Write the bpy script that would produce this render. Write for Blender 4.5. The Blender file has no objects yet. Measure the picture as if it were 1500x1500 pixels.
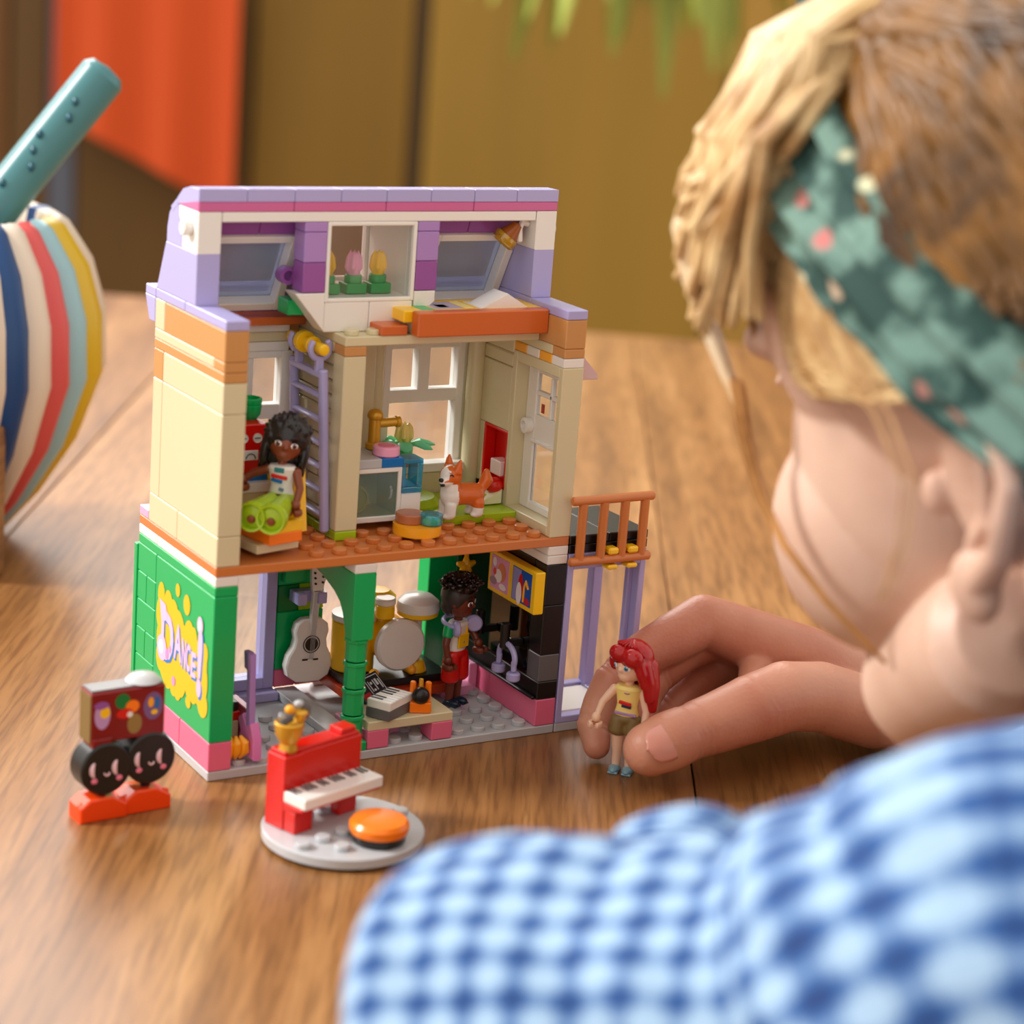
import bpy, bmesh, math, random
from mathutils import Matrix, Vector, Euler
random.seed(7)
sc = bpy.context.scene
COL = sc.collection
S = 0.008                      # one toy stud in metres; every shape below is laid out in studs
PI = math.pi
V = Vector

# ---------------------------------------------------------------- camera, world, lights, exposure
PITCH, YAW, ROLL = 0.26567, -0.55151, 0.07744
CAM = V((-32.90969, -74.73019, 33.95053))
Rz = Matrix.Rotation(YAW, 3, 'Z')
FW = Rz @ V((0, math.cos(PITCH), -math.sin(PITCH)))
r0 = Rz @ V((1, 0, 0)); u0 = r0.cross(FW)
RT = math.cos(ROLL)*r0 + math.sin(ROLL)*u0
UP = -math.sin(ROLL)*r0 + math.cos(ROLL)*u0
cd = bpy.data.cameras.new('camera'); cam = bpy.data.objects.new('camera', cd); COL.objects.link(cam)
cam.matrix_world = Matrix.Translation(CAM*S) @ Matrix((RT, UP, -FW)).transposed().to_4x4()
cd.sensor_width = 36; cd.lens = 3241.594/1500*36; cd.clip_start = 0.02; cd.clip_end = 30
cd.dof.use_dof = True; cd.dof.aperture_fstop = 8.5
cd.dof.focus_distance = (V((12.0, 1.6, 4.0))-CAM).dot(FW)*S
sc.camera = cam
sc.view_settings.view_transform = 'Standard'; sc.view_settings.look = 'None'
sc.view_settings.gamma = 1; sc.view_settings.use_curve_mapping = False
sc.view_settings.exposure = 0.12
sc.cycles.max_bounces = 8; sc.cycles.transparent_max_bounces = 16; sc.cycles.caustics_reflective = False; sc.cycles.caustics_refractive = False
sc.cycles.use_denoising = True

w = bpy.data.worlds.new('world'); sc.world = w; w.use_nodes = True
bg = w.node_tree.nodes['Background']; bg.inputs[0].default_value = (1.0, 0.93, 0.84, 1); bg.inputs[1].default_value = 1.0
def sun(name, vec, energy, ang, col):
    d = bpy.data.lights.new(name, 'SUN'); d.energy = energy; d.angle = math.radians(ang); d.color = col
    o = bpy.data.objects.new(name, d); COL.objects.link(o)
    o.rotation_euler = V(vec).to_track_quat('-Z', 'Y').to_euler(); o['kind'] = 'helper'; return o
sun('window_light', (0.80, -0.42, -0.62), 3.3, 14, (1.0, 0.98, 0.95))
def window_lamp(name, pos, look, w_, h_, watt, col):
    d = bpy.data.lights.new(name, 'AREA'); d.shape = 'RECTANGLE'; d.size = w_*S; d.size_y = h_*S; d.energy = watt; d.color = col
    o = bpy.data.objects.new(name, d); COL.objects.link(o); o.location = V(pos)*S
    o.rotation_euler = (V(look)-V(pos)).to_track_quat('-Z', 'Y').to_euler(); o['kind'] = 'helper'; return o
window_lamp('tall_window_light', (20, 230, 150), (10, 20, 0), 260, 130, 42, (1.0, 0.97, 0.93))

def at(u, v, d):
    """world point (studs) d studs in front of the camera plane, seen at photo pixel (u, v)"""
    return CAM + d*(FW + RT*((u-750)/3241.594) - UP*((v-749.5)/3241.594))

# ---------------------------------------------------------------- materials
def lin(c):
    return tuple(((x/255)/12.92 if x/255 <= 0.04045 else ((x/255+0.055)/1.055)**2.4) for x in c)
MATS = {}
def mat(name, rgb, rough=0.3, **k):
    if name in MATS: return MATS[name]
    m = bpy.data.materials.new(name); m.use_nodes = True
    b = m.node_tree.nodes['Principled BSDF']
    b.inputs['Base Color'].default_value = (*lin(rgb), 1); b.inputs['Roughness'].default_value = rough
    for a, v_ in k.items(): b.inputs[a.replace('_', ' ')].default_value = v_
    MATS[name] = m; m.diffuse_color = (*lin(rgb), 1)
    return m
def plastic(name, rgb, rough=0.26):
    """glossy moulded plastic, faint surface unevenness"""
    m = mat(name, rgb, rough)
    nt = m.node_tree
    if 'Bump' in nt.nodes: return m
    n = nt.nodes.new('ShaderNodeTexNoise'); n.inputs['Scale'].default_value = 220; n.inputs['Detail'].default_value = 2
    bp = nt.nodes.new('ShaderNodeBump'); bp.inputs['Strength'].default_value = 0.05; bp.inputs['Distance'].default_value = 0.0006
    tc = nt.nodes.new('ShaderNodeTexCoord')
    nt.links.new(tc.outputs['Object'], n.inputs['Vector']); nt.links.new(n.outputs['Fac'], bp.inputs['Height'])
    nt.links.new(bp.outputs['Normal'], nt.nodes['Principled BSDF'].inputs['Normal'])
    return m
def clear(name, rgb=(255,255,255), gloss=0.12, rough=0.05, diff=0.0):
    """thin clear plastic: see-through with a gloss, diff = how milky"""
    if name in MATS: return MATS[name]
    m = bpy.data.materials.new(name); m.use_nodes = True; nt = m.node_tree; nt.nodes.clear()
    out = nt.nodes.new('ShaderNodeOutputMaterial')
    tr = nt.nodes.new('ShaderNodeBsdfTransparent'); tr.inputs[0].default_value = (*lin(rgb), 1)
    gl = nt.nodes.new('ShaderNodeBsdfGlossy'); gl.inputs['Roughness'].default_value = rough
    df = nt.nodes.new('ShaderNodeBsdfDiffuse'); df.inputs[0].default_value = (*lin(rgb), 1)
    m0 = nt.nodes.new('ShaderNodeMixShader'); m0.inputs[0].default_value = diff
    nt.links.new(tr.outputs[0], m0.inputs[1]); nt.links.new(df.outputs[0], m0.inputs[2])
    fr = nt.nodes.new('ShaderNodeMath'); fr.operation = 'POWER'; fr.inputs[1].default_value = 4.0; lw = nt.nodes.new('ShaderNodeLayerWeight'); lw.inputs[0].default_value = 0.5; nt.links.new(lw.outputs['Facing'], fr.inputs[0])
    ad = nt.nodes.new('ShaderNodeMath'); ad.operation = 'ADD'; ad.inputs[1].default_value = gloss; ad.use_clamp = True
    nt.links.new(fr.outputs[0], ad.inputs[0])
    mx = nt.nodes.new('ShaderNodeMixShader')
    nt.links.new(ad.outputs[0], mx.inputs[0]); nt.links.new(m0.outputs[0], mx.inputs[1]); nt.links.new(gl.outputs[0], mx.inputs[2])
    nt.links.new(mx.outputs[0], out.inputs[0]); MATS[name] = m; return m

GREEN = plastic('green_plastic', (0, 174, 94)); DGREEN = plastic('dark_green_plastic', (0, 120, 52))
LAV = plastic('lavender_plastic', (176, 170, 220)); MLAV = plastic('mid_lavender_plastic', (172, 134, 200)); PURP = plastic('purple_plastic', (150, 84, 160))
TAN = plastic('tan_plastic', (216, 204, 166)); NOUG = plastic('nougat_plastic', (202, 144, 84)); FLOORB = plastic('brown_floor_plastic', (206, 122, 62))
WHITE = plastic('white_plastic', (238, 234, 228)); GREY = plastic('grey_plastic', (190, 192, 196)); DGREY = plastic('dark_grey_plastic', (98, 96, 98))
PINK = plastic('pink_plastic', (232, 110, 146)); LPINK = plastic('light_pink_plastic', (246, 170, 206)); BLACK = plastic('black_plastic', (20, 18, 18), 0.32)
GLOSSBLACK = mat('black_gloss_panel', (16, 15, 15), 0.04)
ORANGE = plastic('orange_plastic', (255, 128, 16)); DORANGE = plastic('dark_orange_plastic', (206, 100, 40)); LORANGE = plastic('light_orange_plastic', (250, 172, 32))
YELLOW = plastic('yellow_plastic', (252, 200, 24)); LYELLOW = plastic('pale_yellow_plastic', (255, 234, 140)); RED = plastic('red_plastic', (214, 22, 10))
LIME = plastic('lime_plastic', (168, 200, 30)); BLUE = plastic('blue_plastic', (8, 110, 186)); MINT = plastic('mint_plastic', (110, 224, 168))
GLASS = clear('clear_glass', (246, 248, 248), 0.05); MILK = clear('milky_glass', (186, 194, 214), 0.08, 0.12, 0.55)
CBLUE = clear('clear_blue', (110, 220, 250), 0.1, 0.06, 0.22); CYEL = clear('clear_yellow', (240, 200, 20), 0.12, 0.06, 0.3); CCLR = clear('clear_plastic', (235, 240, 245), 0.25, 0.1, 0.12)
GOLD = mat('gold_plastic', (214, 160, 46), 0.28, Metallic=0.35)

# ---------------------------------------------------------------- mesh builder
class MB:
    def __init__(s, M=None): s.v = []; s.f = []; s.M = M or Matrix(); s.mi = []; s.cur = 0
    def at(s, M): s.M = M; return s
    def add(s, vs, fs):
        n = len(s.v); s.v += [s.M @ V(p) for p in vs]
        for f in fs: s.f.append([n+i for i in f]); s.mi.append(s.cur)
        return s
    def box(s, x0, x1, y0, y1, z0, z1, b=0.035):
        b = min(b, 0.45*(x1-x0), 0.45*(y1-y0), 0.45*(z1-z0))
        vs = []; idx = {}
        for i, X in enumerate((x0, x1)):
            for j, Y in enumerate((y0, y1)):
                for k, Z in enumerate((z0, z1)):
                    dx, dy, dz = (b, -b)[i], (b, -b)[j], (b, -b)[k]
                    for a, p in enumerate(((X, Y+dy, Z+dz), (X+dx, Y, Z+dz), (X+dx, Y+dy, Z))):
                        idx[i, j, k, a] = len(vs); vs.append(p)
        g = idx; fs = []
        for i in (0, 1):
            q = [g[i,0,0,0], g[i,1,0,0], g[i,1,1,0], g[i,0,1,0]]; fs.append(q if i else q[::-1])
            q = [g[0,i,0,1], g[0,i,1,1], g[1,i,1,1], g[1,i,0,1]]; fs.append(q if i else q[::-1])
            q = [g[0,0,i,2], g[1,0,i,2], g[1,1,i,2], g[0,1,i,2]]; fs.append(q if i else q[::-1])
        for i in (0, 1):
            for j in (0, 1):
                s1 = (i == j)
                q = [g[i,j,0,0], g[i,j,0,1], g[i,j,1,1], g[i,j,1,0]]; fs.append(q if not s1 else q[::-1])
                q = [g[i,0,j,0], g[i,0,j,2], g[i,1,j,2], g[i,1,j,0]]; fs.append(q if s1 else q[::-1])
                q = [g[0,i,j,1], g[0,i,j,2], g[1,i,j,2], g[1,i,j,1]]; fs.append(q if not s1 else q[::-1])
                for k in (0, 1):
                    t = [g[i,j,k,0], g[i,j,k,1], g[i,j,k,2]]
                    fs.append(t if (i+j+k) % 2 else t[::-1])
        return s.add(vs, fs)
    def lathe(s, prof, c=(0,0,0), ax='z', seg=24, a0=0, a1=2*PI):
        """prof: list of (radius, height) along the axis from point c"""
        full = abs(a1-a0-2*PI) < 1e-6; n = seg if full else seg+1
        vs = []; fs = []; rows = []
        for r, h in prof:
            row = []
            if r < 1e-6:
                row = [len(vs)]*n; vs.append(s._ax(0, 0, h, c, ax))
            else:
                for i in range(n):
                    a = a0+(a1-a0)*i/seg; row.append(len(vs)); vs.append(s._ax(r*math.cos(a), r*math.sin(a), h, c, ax))
            rows.append(row)
        for k in range(len(rows)-1):
            A, B = rows[k], rows[k+1]
            for i in range(n if full else n-1):
                j = (i+1) % n
                q = [A[i], A[j], B[j], B[i]]; q2 = []
                for t in q:
                    if t not in q2: q2.append(t)
                if len(q2) > 2: fs.append(q2)
        return s.add(vs, fs)
    @staticmethod
    def _ax(a, b, h, c, ax):
        if ax == 'z': return (c[0]+a, c[1]+b, c[2]+h)
        if ax == 'y': return (c[0]+b, c[1]+h, c[2]+a)
        return (c[0]+h, c[1]+a, c[2]+b)
    def cyl(s, c, r, h, ax='z', seg=20, r2=None, b=0.04):
        r2 = r if r2 is None else r2; b = min(b, 0.4*r, 0.4*r2, 0.4*abs(h))
        return s.lathe([(0,0),(r-b,0),(r,b),(r2,h-b),(r2-b,h),(0,h)], c, ax, seg)
    def ell(s, c, r, R=None, seg=18, rings=10):
        R = R or Matrix.Identity(3); vs = []; fs = []
        if not hasattr(r, '__len__'): r = (r, r, r)
        for i in range(rings+1):
            t = PI*i/rings
            for j in range(seg):
                p = 2*PI*j/seg
                vs.append(V(c)+R @ V((r[0]*math.sin(t)*math.cos(p), r[1]*math.sin(t)*math.sin(p), -r[2]*math.cos(t))))
        for i in range(rings):
            for j in range(seg):
                k = (j+1) % seg; fs.append([i*seg+j, i*seg+k, (i+1)*seg+k, (i+1)*seg+j])
        return s.add(vs, fs)
    def tube(s, path, rad, seg=10, caps=True, flat=1.0):
        """round bar along path; rad one number or one per point"""
        P = [V(p) for p in path]; n = len(P)
        if not hasattr(rad, '__len__'): rad = [rad]*n
        vs = []; fs = []; up = None
        for i in range(n):
            t = (P[min(i+1, n-1)]-P[max(i-1, 0)]).normalized()
            if up is None:
                up = V((0,0,1)) if abs(t.z) < 0.9 else V((0,1,0))
            up = (up - t*up.dot(t)).normalized(); sd = t.cross(up)
            for j in range(seg):
                a = 2*PI*j/seg; vs.append(P[i]+rad[i]*(math.cos(a)*up*flat+math.sin(a)*sd))
        for i in range(n-1):
            for j in range(seg):
                k = (j+1) % seg; fs.append([i*seg+j, (i+1)*seg+j, (i+1)*seg+k, i*seg+k])
        if caps:
            for i, d in ((0, -1), (n-1, 1)):
                t = (P[1]-P[0]).normalized() if i == 0 else (P[-1]-P[-2]).normalized()
                m = len(vs); ctr = P[i]+t*d*rad[i]*0.45
                for j in range(seg): vs.append(P[i]+t*d*rad[i]*0.32+(vs[i*seg+j]-P[i])*0.75)
                vs.append(ctr)
                for j in range(seg):
                    k = (j+1) % seg
                    q = [i*seg+j, i*seg+k, m+k, m+j]; fs.append(q if d < 0 else q[::-1])
                    q = [m+j, m+k, m+seg]; fs.append(q if d < 0 else q[::-1])
        return s.add(vs, fs)
    def prism(s, poly, ax, d0, d1, b=0.03):
        """extrude a closed outline; ax 'x': outline is (y,z), 'y': (x,z), 'z': (x,y)"""
        n = len(poly); area = sum(poly[i][0]*poly[(i+1)%n][1]-poly[(i+1)%n][0]*poly[i][1] for i in range(n))
        if area < 0: poly = poly[::-1]
        def inset(k):
            out = []
            for i in range(n):
                p0, p1, p2 = V(poly[i-1]), V(poly[i]), V(poly[(i+1)%n])
                e1 = (p1-p0).normalized(); e2 = (p2-p1).normalized()
                n1 = V((-e1.y, e1.x)); n2 = V((-e2.y, e2.x)); m = n1+n2
                m = m/max(0.35, m.dot(n1)) if m.length > 1e-6 else n1
                out.append(p1+m*k)
            return out
        if ax == 'y': pt = lambda q, d: (q[0], d, q[1])
        elif ax == 'x': pt = lambda q, d: (d, q[0], q[1])
        else: pt = lambda q, d: (q[0], q[1], d)
        flip = ax == 'y'
        layers = [(inset(b), d0), (poly, d0+b), (poly, d1-b), (inset(b), d1)] if b > 0 else [(poly, d0), (poly, d1)]
        vs = [pt(q, d) for L, d in layers for q in L]; fs = []
        for k in range(len(layers)-1):
            for i in range(n):
                j = (i+1) % n; q = [k*n+i, k*n+j, (k+1)*n+j, (k+1)*n+i]; fs.append(q[::-1] if flip else q)
        bot = list(range(n)); top = [(len(layers)-1)*n+i for i in range(n)]
        fs.append(bot if flip else bot[::-1]); fs.append(top[::-1] if flip else top)
        return s.add(vs, fs)
    def poly(s, pts): return s.add(pts, [list(range(len(pts)))])
    def mesh(s, name, mats, ang=35):
        me = bpy.data.meshes.new(name)
        me.from_pydata([tuple(p*S) for p in s.v], [], s.f)
        for m in (mats if isinstance(mats, (list, tuple)) else [mats]): me.materials.append(m)
        if len(me.materials) > 1: me.polygons.foreach_set('material_index', s.mi)
        me.shade_smooth(); me.set_sharp_from_angle(angle=math.radians(ang)); me.update()
        return me
    def build(s, name, mats, parent=None, loc=None, ang=35, **props):
        o = bpy.data.objects.new(name, s.mesh(name, mats, ang)); COL.objects.link(o)
        if parent: o.parent = parent
        if loc: o.location = V(loc)*S
        for k, v_ in props.items(): o[k] = v_
        return o
def thing(name, label, cat, loc=(0,0,0), rotz=0, group=None, rot=None):
    o = bpy.data.objects.new(name, None); COL.objects.link(o); o.empty_display_size = 0.01
    o.location = V(loc)*S; o.rotation_euler = rot or (0, 0, rotz)
    o['label'] = label; o['category'] = cat
    if group: o['group'] = group
    return o
def inst(src, parent, loc=None, name=None, rotz=None):
    o = src.copy(); COL.objects.link(o); o.parent = parent
    if name: o.name = name
    if loc is not None: o.location = V(loc)*S
    if rotz is not None: o.rotation_euler = (0, 0, rotz)
    return o
def copytree(o, parent=None):
    c = o.copy(); COL.objects.link(c); c.parent = parent
    for ch in o.children: copytree(ch, c)
    return c
def T(x, y, z): return Matrix.Translation((x, y, z))
def RX(a): return Matrix.Rotation(a, 4, 'X')
def RY(a): return Matrix.Rotation(a, 4, 'Y')
def RZ(a): return Matrix.Rotation(a, 4, 'Z')
_gl = {}
def glyph(ch):
    """outline of one character as (verts in 0..1 box, faces)"""
    if ch in _gl: return _gl[ch]
    cu = bpy.data.curves.new('glyph', 'FONT'); cu.body = ch; cu.resolution_u = 3; cu.offset = 0.03 if ch != '!' else 0.05
    o = bpy.data.objects.new('glyph', cu); COL.objects.link(o)
    me = bpy.data.meshes.new_from_object(o.evaluated_get(bpy.context.evaluated_depsgraph_get()))
    vs = [v.co.copy() for v in me.vertices]; fs = [list(p.vertices) for p in me.polygons]
    x0 = min(v.x for v in vs); x1 = max(v.x for v in vs); y0 = min(v.y for v in vs); y1 = max(v.y for v in vs)
    bpy.data.objects.remove(o); bpy.data.curves.remove(cu); bpy.data.meshes.remove(me)
    _gl[ch] = ([((v.x-x0)/(x1-x0), (v.y-y0)/(y1-y0)) for v in vs], fs); return _gl[ch]

# ---------------------------------------------------------------- room and table
def noise_mat(name, build):
    m = bpy.data.materials.new(name); m.use_nodes = True; build(m.node_tree, m.node_tree.nodes['Principled BSDF']); return m
TDIR = V((0.53, 0.848, 0)).normalized(); NDIR = V((TDIR.y, -TDIR.x, 0))
TANG = math.atan2(TDIR.y, TDIR.x)
def wood(nt, b):
    N = nt.nodes; L = nt.links
    tc = N.new('ShaderNodeTexCoord'); mp = N.new('ShaderNodeMapping'); mp.inputs['Scale'].default_value = (2.2, 34, 34)
    n1 = N.new('ShaderNodeTexNoise'); n1.inputs['Scale'].default_value = 1.6; n1.inputs['Detail'].default_value = 6; n1.inputs['Distortion'].default_value = 0.6
    mp2 = N.new('ShaderNodeMapping'); mp2.inputs['Scale'].default_value = (30, 420, 420)
    n2 = N.new('ShaderNodeTexNoise'); n2.inputs['Scale'].default_value = 1.2; n2.inputs['Detail'].default_value = 3
    oi = N.new('ShaderNodeObjectInfo')
    ad = N.new('ShaderNodeVectorMath'); ad.operation = 'ADD'
    L.new(tc.outputs['Object'], ad.inputs[0]); L.new(oi.outputs['Random'], ad.inputs[1])
    L.new(ad.outputs[0], mp.inputs[0]); L.new(ad.outputs[0], mp2.inputs[0]); L.new(mp.outputs[0], n1.inputs[0]); L.new(mp2.outputs[0], n2.inputs[0])
    cr = N.new('ShaderNodeValToRGB'); e = cr.color_ramp.elements
    e[0].position = 0.25; e[0].color = (*lin((110, 72, 38)), 1); e[1].position = 0.75; e[1].color = (*lin((176, 130, 82)), 1)
    x = cr.color_ramp.elements.new(0.5); x.color = (*lin((146, 100, 56)), 1)
    L.new(n1.outputs['Fac'], cr.inputs[0])
    c2 = N.new('ShaderNodeValToRGB'); e = c2.color_ramp.elements; e[0].position = 0.36; e[0].color = (0.55, 0.5, 0.45, 1); e[1].position = 0.55; e[1].color = (1, 1, 1, 1)
    L.new(n2.outputs['Fac'], c2.inputs[0])
    mx = N.new('ShaderNodeMix'); mx.data_type = 'RGBA'; mx.blend_type = 'MULTIPLY'; mx.inputs[0].default_value = 0.75
    L.new(cr.outputs[0], mx.inputs[6]); L.new(c2.outputs[0], mx.inputs[7])
    hs = N.new('ShaderNodeHueSaturation'); ma = N.new('ShaderNodeMath'); ma.operation = 'MULTIPLY_ADD'; ma.inputs[1].default_value = 0.3; ma.inputs[2].default_value = 0.86
    L.new(oi.outputs['Random'], ma.inputs[0]); L.new(ma.outputs[0], hs.inputs['Value']); L.new(mx.outputs[2], hs.inputs['Color'])
    L.new(hs.outputs[0], b.inputs['Base Color']); b.inputs['Roughness'].default_value = 0.36
    bp = N.new('ShaderNodeBump'); bp.inputs['Strength'].default_value = 0.15; bp.inputs['Distance'].default_value = 0.0004
    L.new(n2.outputs['Fac'], bp.inputs['Height']); L.new(bp.outputs[0], b.inputs['Normal'])
WOOD = noise_mat('table_wood', wood)
table = thing('table', 'large wooden dining table of wide brown planks under the toy house', 'table', (0, 0, 0), TANG)
PW = 35
edges = [19.4+PW*k for k in range(-3, 4)]
for a in edges[:-1]:
    MB().box(-40, 103.6, -a-PW+0.04, -a-0.04, -3.0, 0, 0.05).build('plank', WOOD, table)
MB().box(-36, 99, -95, 68, -9, -3.05, 0.3).build('apron', WOOD, table)
for x, y in ((-30, -84), (90, -84), (-30, 58), (90, 58)):
    MB().box(x-4, x+4, y-4, y+4, -92, -9, 0.4).build('leg', WOOD, table)

def wallmat(rgb):
    def f(nt, b):
        N = nt.nodes; L = nt.links
        tc = N.new('ShaderNodeTexCoord'); mp = N.new('ShaderNodeMapping'); mp.inputs['Scale'].default_value = (6, 6, 0.6)
        n1 = N.new('ShaderNodeTexNoise'); n1.inputs['Scale'].default_value = 2; n1.inputs['Detail'].default_value = 4
        cr = N.new('ShaderNodeValToRGB'); e = cr.color_ramp.elements
        e[0].color = (*lin(tuple(c*0.9 for c in rgb)), 1); e[1].color = (*lin(tuple(min(255, c*1.08) for c in rgb)), 1)
        L.new(tc.outputs['Object'], mp.inputs[0]); L.new(mp.outputs[0], n1.inputs[0]); L.new(n1.outputs['Fac'], cr.inputs[0]); L.new(cr.outputs[0], b.inputs['Base Color'])
        b.inputs['Roughness'].default_value = 0.7
    return f
# the room stands in the table's frame: t along the planks, n across (to the right)
room = Matrix.Rotation(TANG, 4, 'Z')
def rb(t0, t1, n0, n1, z0, z1, b=0.2): return MB(room).box(t0, t1, -n1, -n0, z0, z1, b)
TW = 300
rb(-180, TW+20, -260, 260, -96, -92).build('floor', noise_mat('floor_boards', wallmat((120, 84, 50))), kind='structure')
rb(TW+12, TW+18, -260, 260, -92, 240).build('wall_back', noise_mat('ochre_wall', wallmat((96, 66, 18))), kind='structure')
wall = thing('wall_panelling', 'ochre wooden panelling on the wall behind the table', 'panelling', (0, 0, 0), TANG)
WP = {}
def wp(n0, n1, z0, z1, rgb, name='panel', t0=None, t1=None):
    m = noise_mat('panelling_%d_%d' % (n0, z0), wallmat(rgb)); t0 = TW+6 if t0 is None else t0; t1 = TW+12 if t1 is None else t1
    return MB().box(t0, t1, -n1, -n0, z0, z1, 0.25).build(name, m, wall)
wp(-200, -84, -92, 60, (110, 70, 22)); wp(-83.4, -77, -92, 60, (96, 66, 20)); wp(-76.6, -72, -92, 60, (88, 92, 104))
wp(-71.6, -41.6, -92, 60, (92, 62, 4)); wp(-41.0, -14.2, -92, 60, (124, 90, 14)); wp(-13.9, -11.6, -92, 60, (62, 42, 4)); wp(-11.3, 40, -92, 60, (146, 112, 34)); wp(40.6, 130, -92, 60, (160, 122, 48))
wp(130.6, 200, -92, 60, (150, 110, 50))
def orange_cloth():
    nx, nz = 24, 10; pts = []
    mb = MB(); vs = []; fs = []
    for side in (0, 1):
        for i in range(nx+1):
            n = -74+31*i/nx
            zb = -6.5 - (n+72)*0.46 if n > -72 else -6.5
            for k in range(nz+1):
                z = zb+(26-zb)*k/nz
                vs.append((TW-2+0.5*math.sin(i*.7)*(1-k/nz*0.5)+side*0.8, -n, z))
    c = (nx+1)*(nz+1)
    for i in range(nx):
        for k in range(nz):
            q = [i*(nz+1)+k, (i+1)*(nz+1)+k, (i+1)*(nz+1)+k+1, i*(nz+1)+k+1]
            fs.append(q); fs.append([c+j for j in q[::-1]])
    for i in range(nx):
        q = [i*(nz+1), (i+1)*(nz+1), c+(i+1)*(nz+1), c+i*(nz+1)]; fs.append(q[::-1])
        q = [i*(nz+1)+nz, (i+1)*(nz+1)+nz, c+(i+1)*(nz+1)+nz, c+i*(nz+1)+nz]; fs.append(q)
    for k in range(nz):
        for i in (0, nx):
            q = [i*(nz+1)+k, i*(nz+1)+k+1, c+i*(nz+1)+k+1, c+i*(nz+1)+k]; fs.append(q if i == 0 else q[::-1])
    mb.add(vs, fs); t = thing('cloth_banner', 'orange cloth hanging on the panelled wall behind the striped vase', 'cloth', (0,0,0), TANG)
    mb.build('cloth', mat('orange_cloth', (196, 70, 4), 0.8), t)
    MB().tube([(TW-1.6, 76, 26), (TW-1.6, 39, 26)], 0.6).build('rod', WOOD, t)
orange_cloth()

# ---------------------------------------------------------------- toy house
H = thing('toy_house', 'three storey toy building with green ground floor, tan middle floor and lavender attic', 'dollhouse')
_bc = {}
def brick(x0, x1, y0, y1, z0, z1, m, name='brick', g=0.012, b=0.035, parent=None):
    key = (round(x1-x0, 3), round(y1-y0, 3), round(z1-z0, 3), m.name, b)
    if key not in _bc:
        _bc[key] = MB().box(g, x1-x0-g, g, y1-y0-g, g*0.6, z1-z0-g*0.6, b).mesh('brick', m)
    o = bpy.data.objects.new(name, _bc[key]); COL.objects.link(o); o.parent = parent or H; o.location = V((x0, y0, z0))*S
    return o
_sm = {}
def stud(x, y, z, m, parent):
    if m.name not in _sm: _sm[m.name] = MB().cyl((0,0,-0.02), 0.3, 0.23, seg=18, b=0.035).mesh('stud', m)
    o = bpy.data.objects.new('stud', _sm[m.name]); COL.objects.link(o); o.parent = parent; o.location = V((x, y, z))*S - V(parent.location)
    return o
def row(n, f):   # split helper
    for i in range(n): f(i)

base = brick(0, 16, 0, 8, 0, 0.4, GREY, 'base_plate')
for i in range(1, 15):
    for j in range(0, 7):
        if i in (6,) or (i, j) in ((7, 0), (10, 0)) : continue
        if 7 <= i <= 13 and j >= 3: continue
        if i < 6 and j >= 5: continue
        stud(i+.5, j+.5, 0.4, GREY, base)
wbase = brick(16.03, 20, 0, 4, 0, 0.4, GREY, 'base_plate')
for i in (16, 17, 18, 19):
    for j in (1, 2): stud(i+.5, j+.5, 0.4, GREY, wbase)
strip = brick(6, 7, 1, 7, 0.4, 0.8, GREY, 'tile')
# lower storey, left wall
brick(0,1,0,3,0.4,1.6,PINK); brick(0,1,3,7,0.4,1.6,PINK); brick(0,1,7,8,0.4,1.6,PINK)
panel = brick(0,1,0,6,1.6,7.6,GREEN,'wall_panel')
for k in range(5): brick(0,1,6,7 if k%2 else 8,1.6+1.2*k,2.8+1.2*k,GREEN); (k%2) and brick(0,1,7,8,1.6+1.2*k,2.8+1.2*k,GREEN)
brick(0,1,0,8,7.6,8.0,GREEN,'plate'); brick(0,1,0,6,8.0,8.4,WHITE,'plate'); brick(0,1,6,8,8.0,8.4,WHITE,'plate')
brick(-0.05,1,8,8.35,0.4,7.5,GREEN,'wall_panel')
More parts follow.
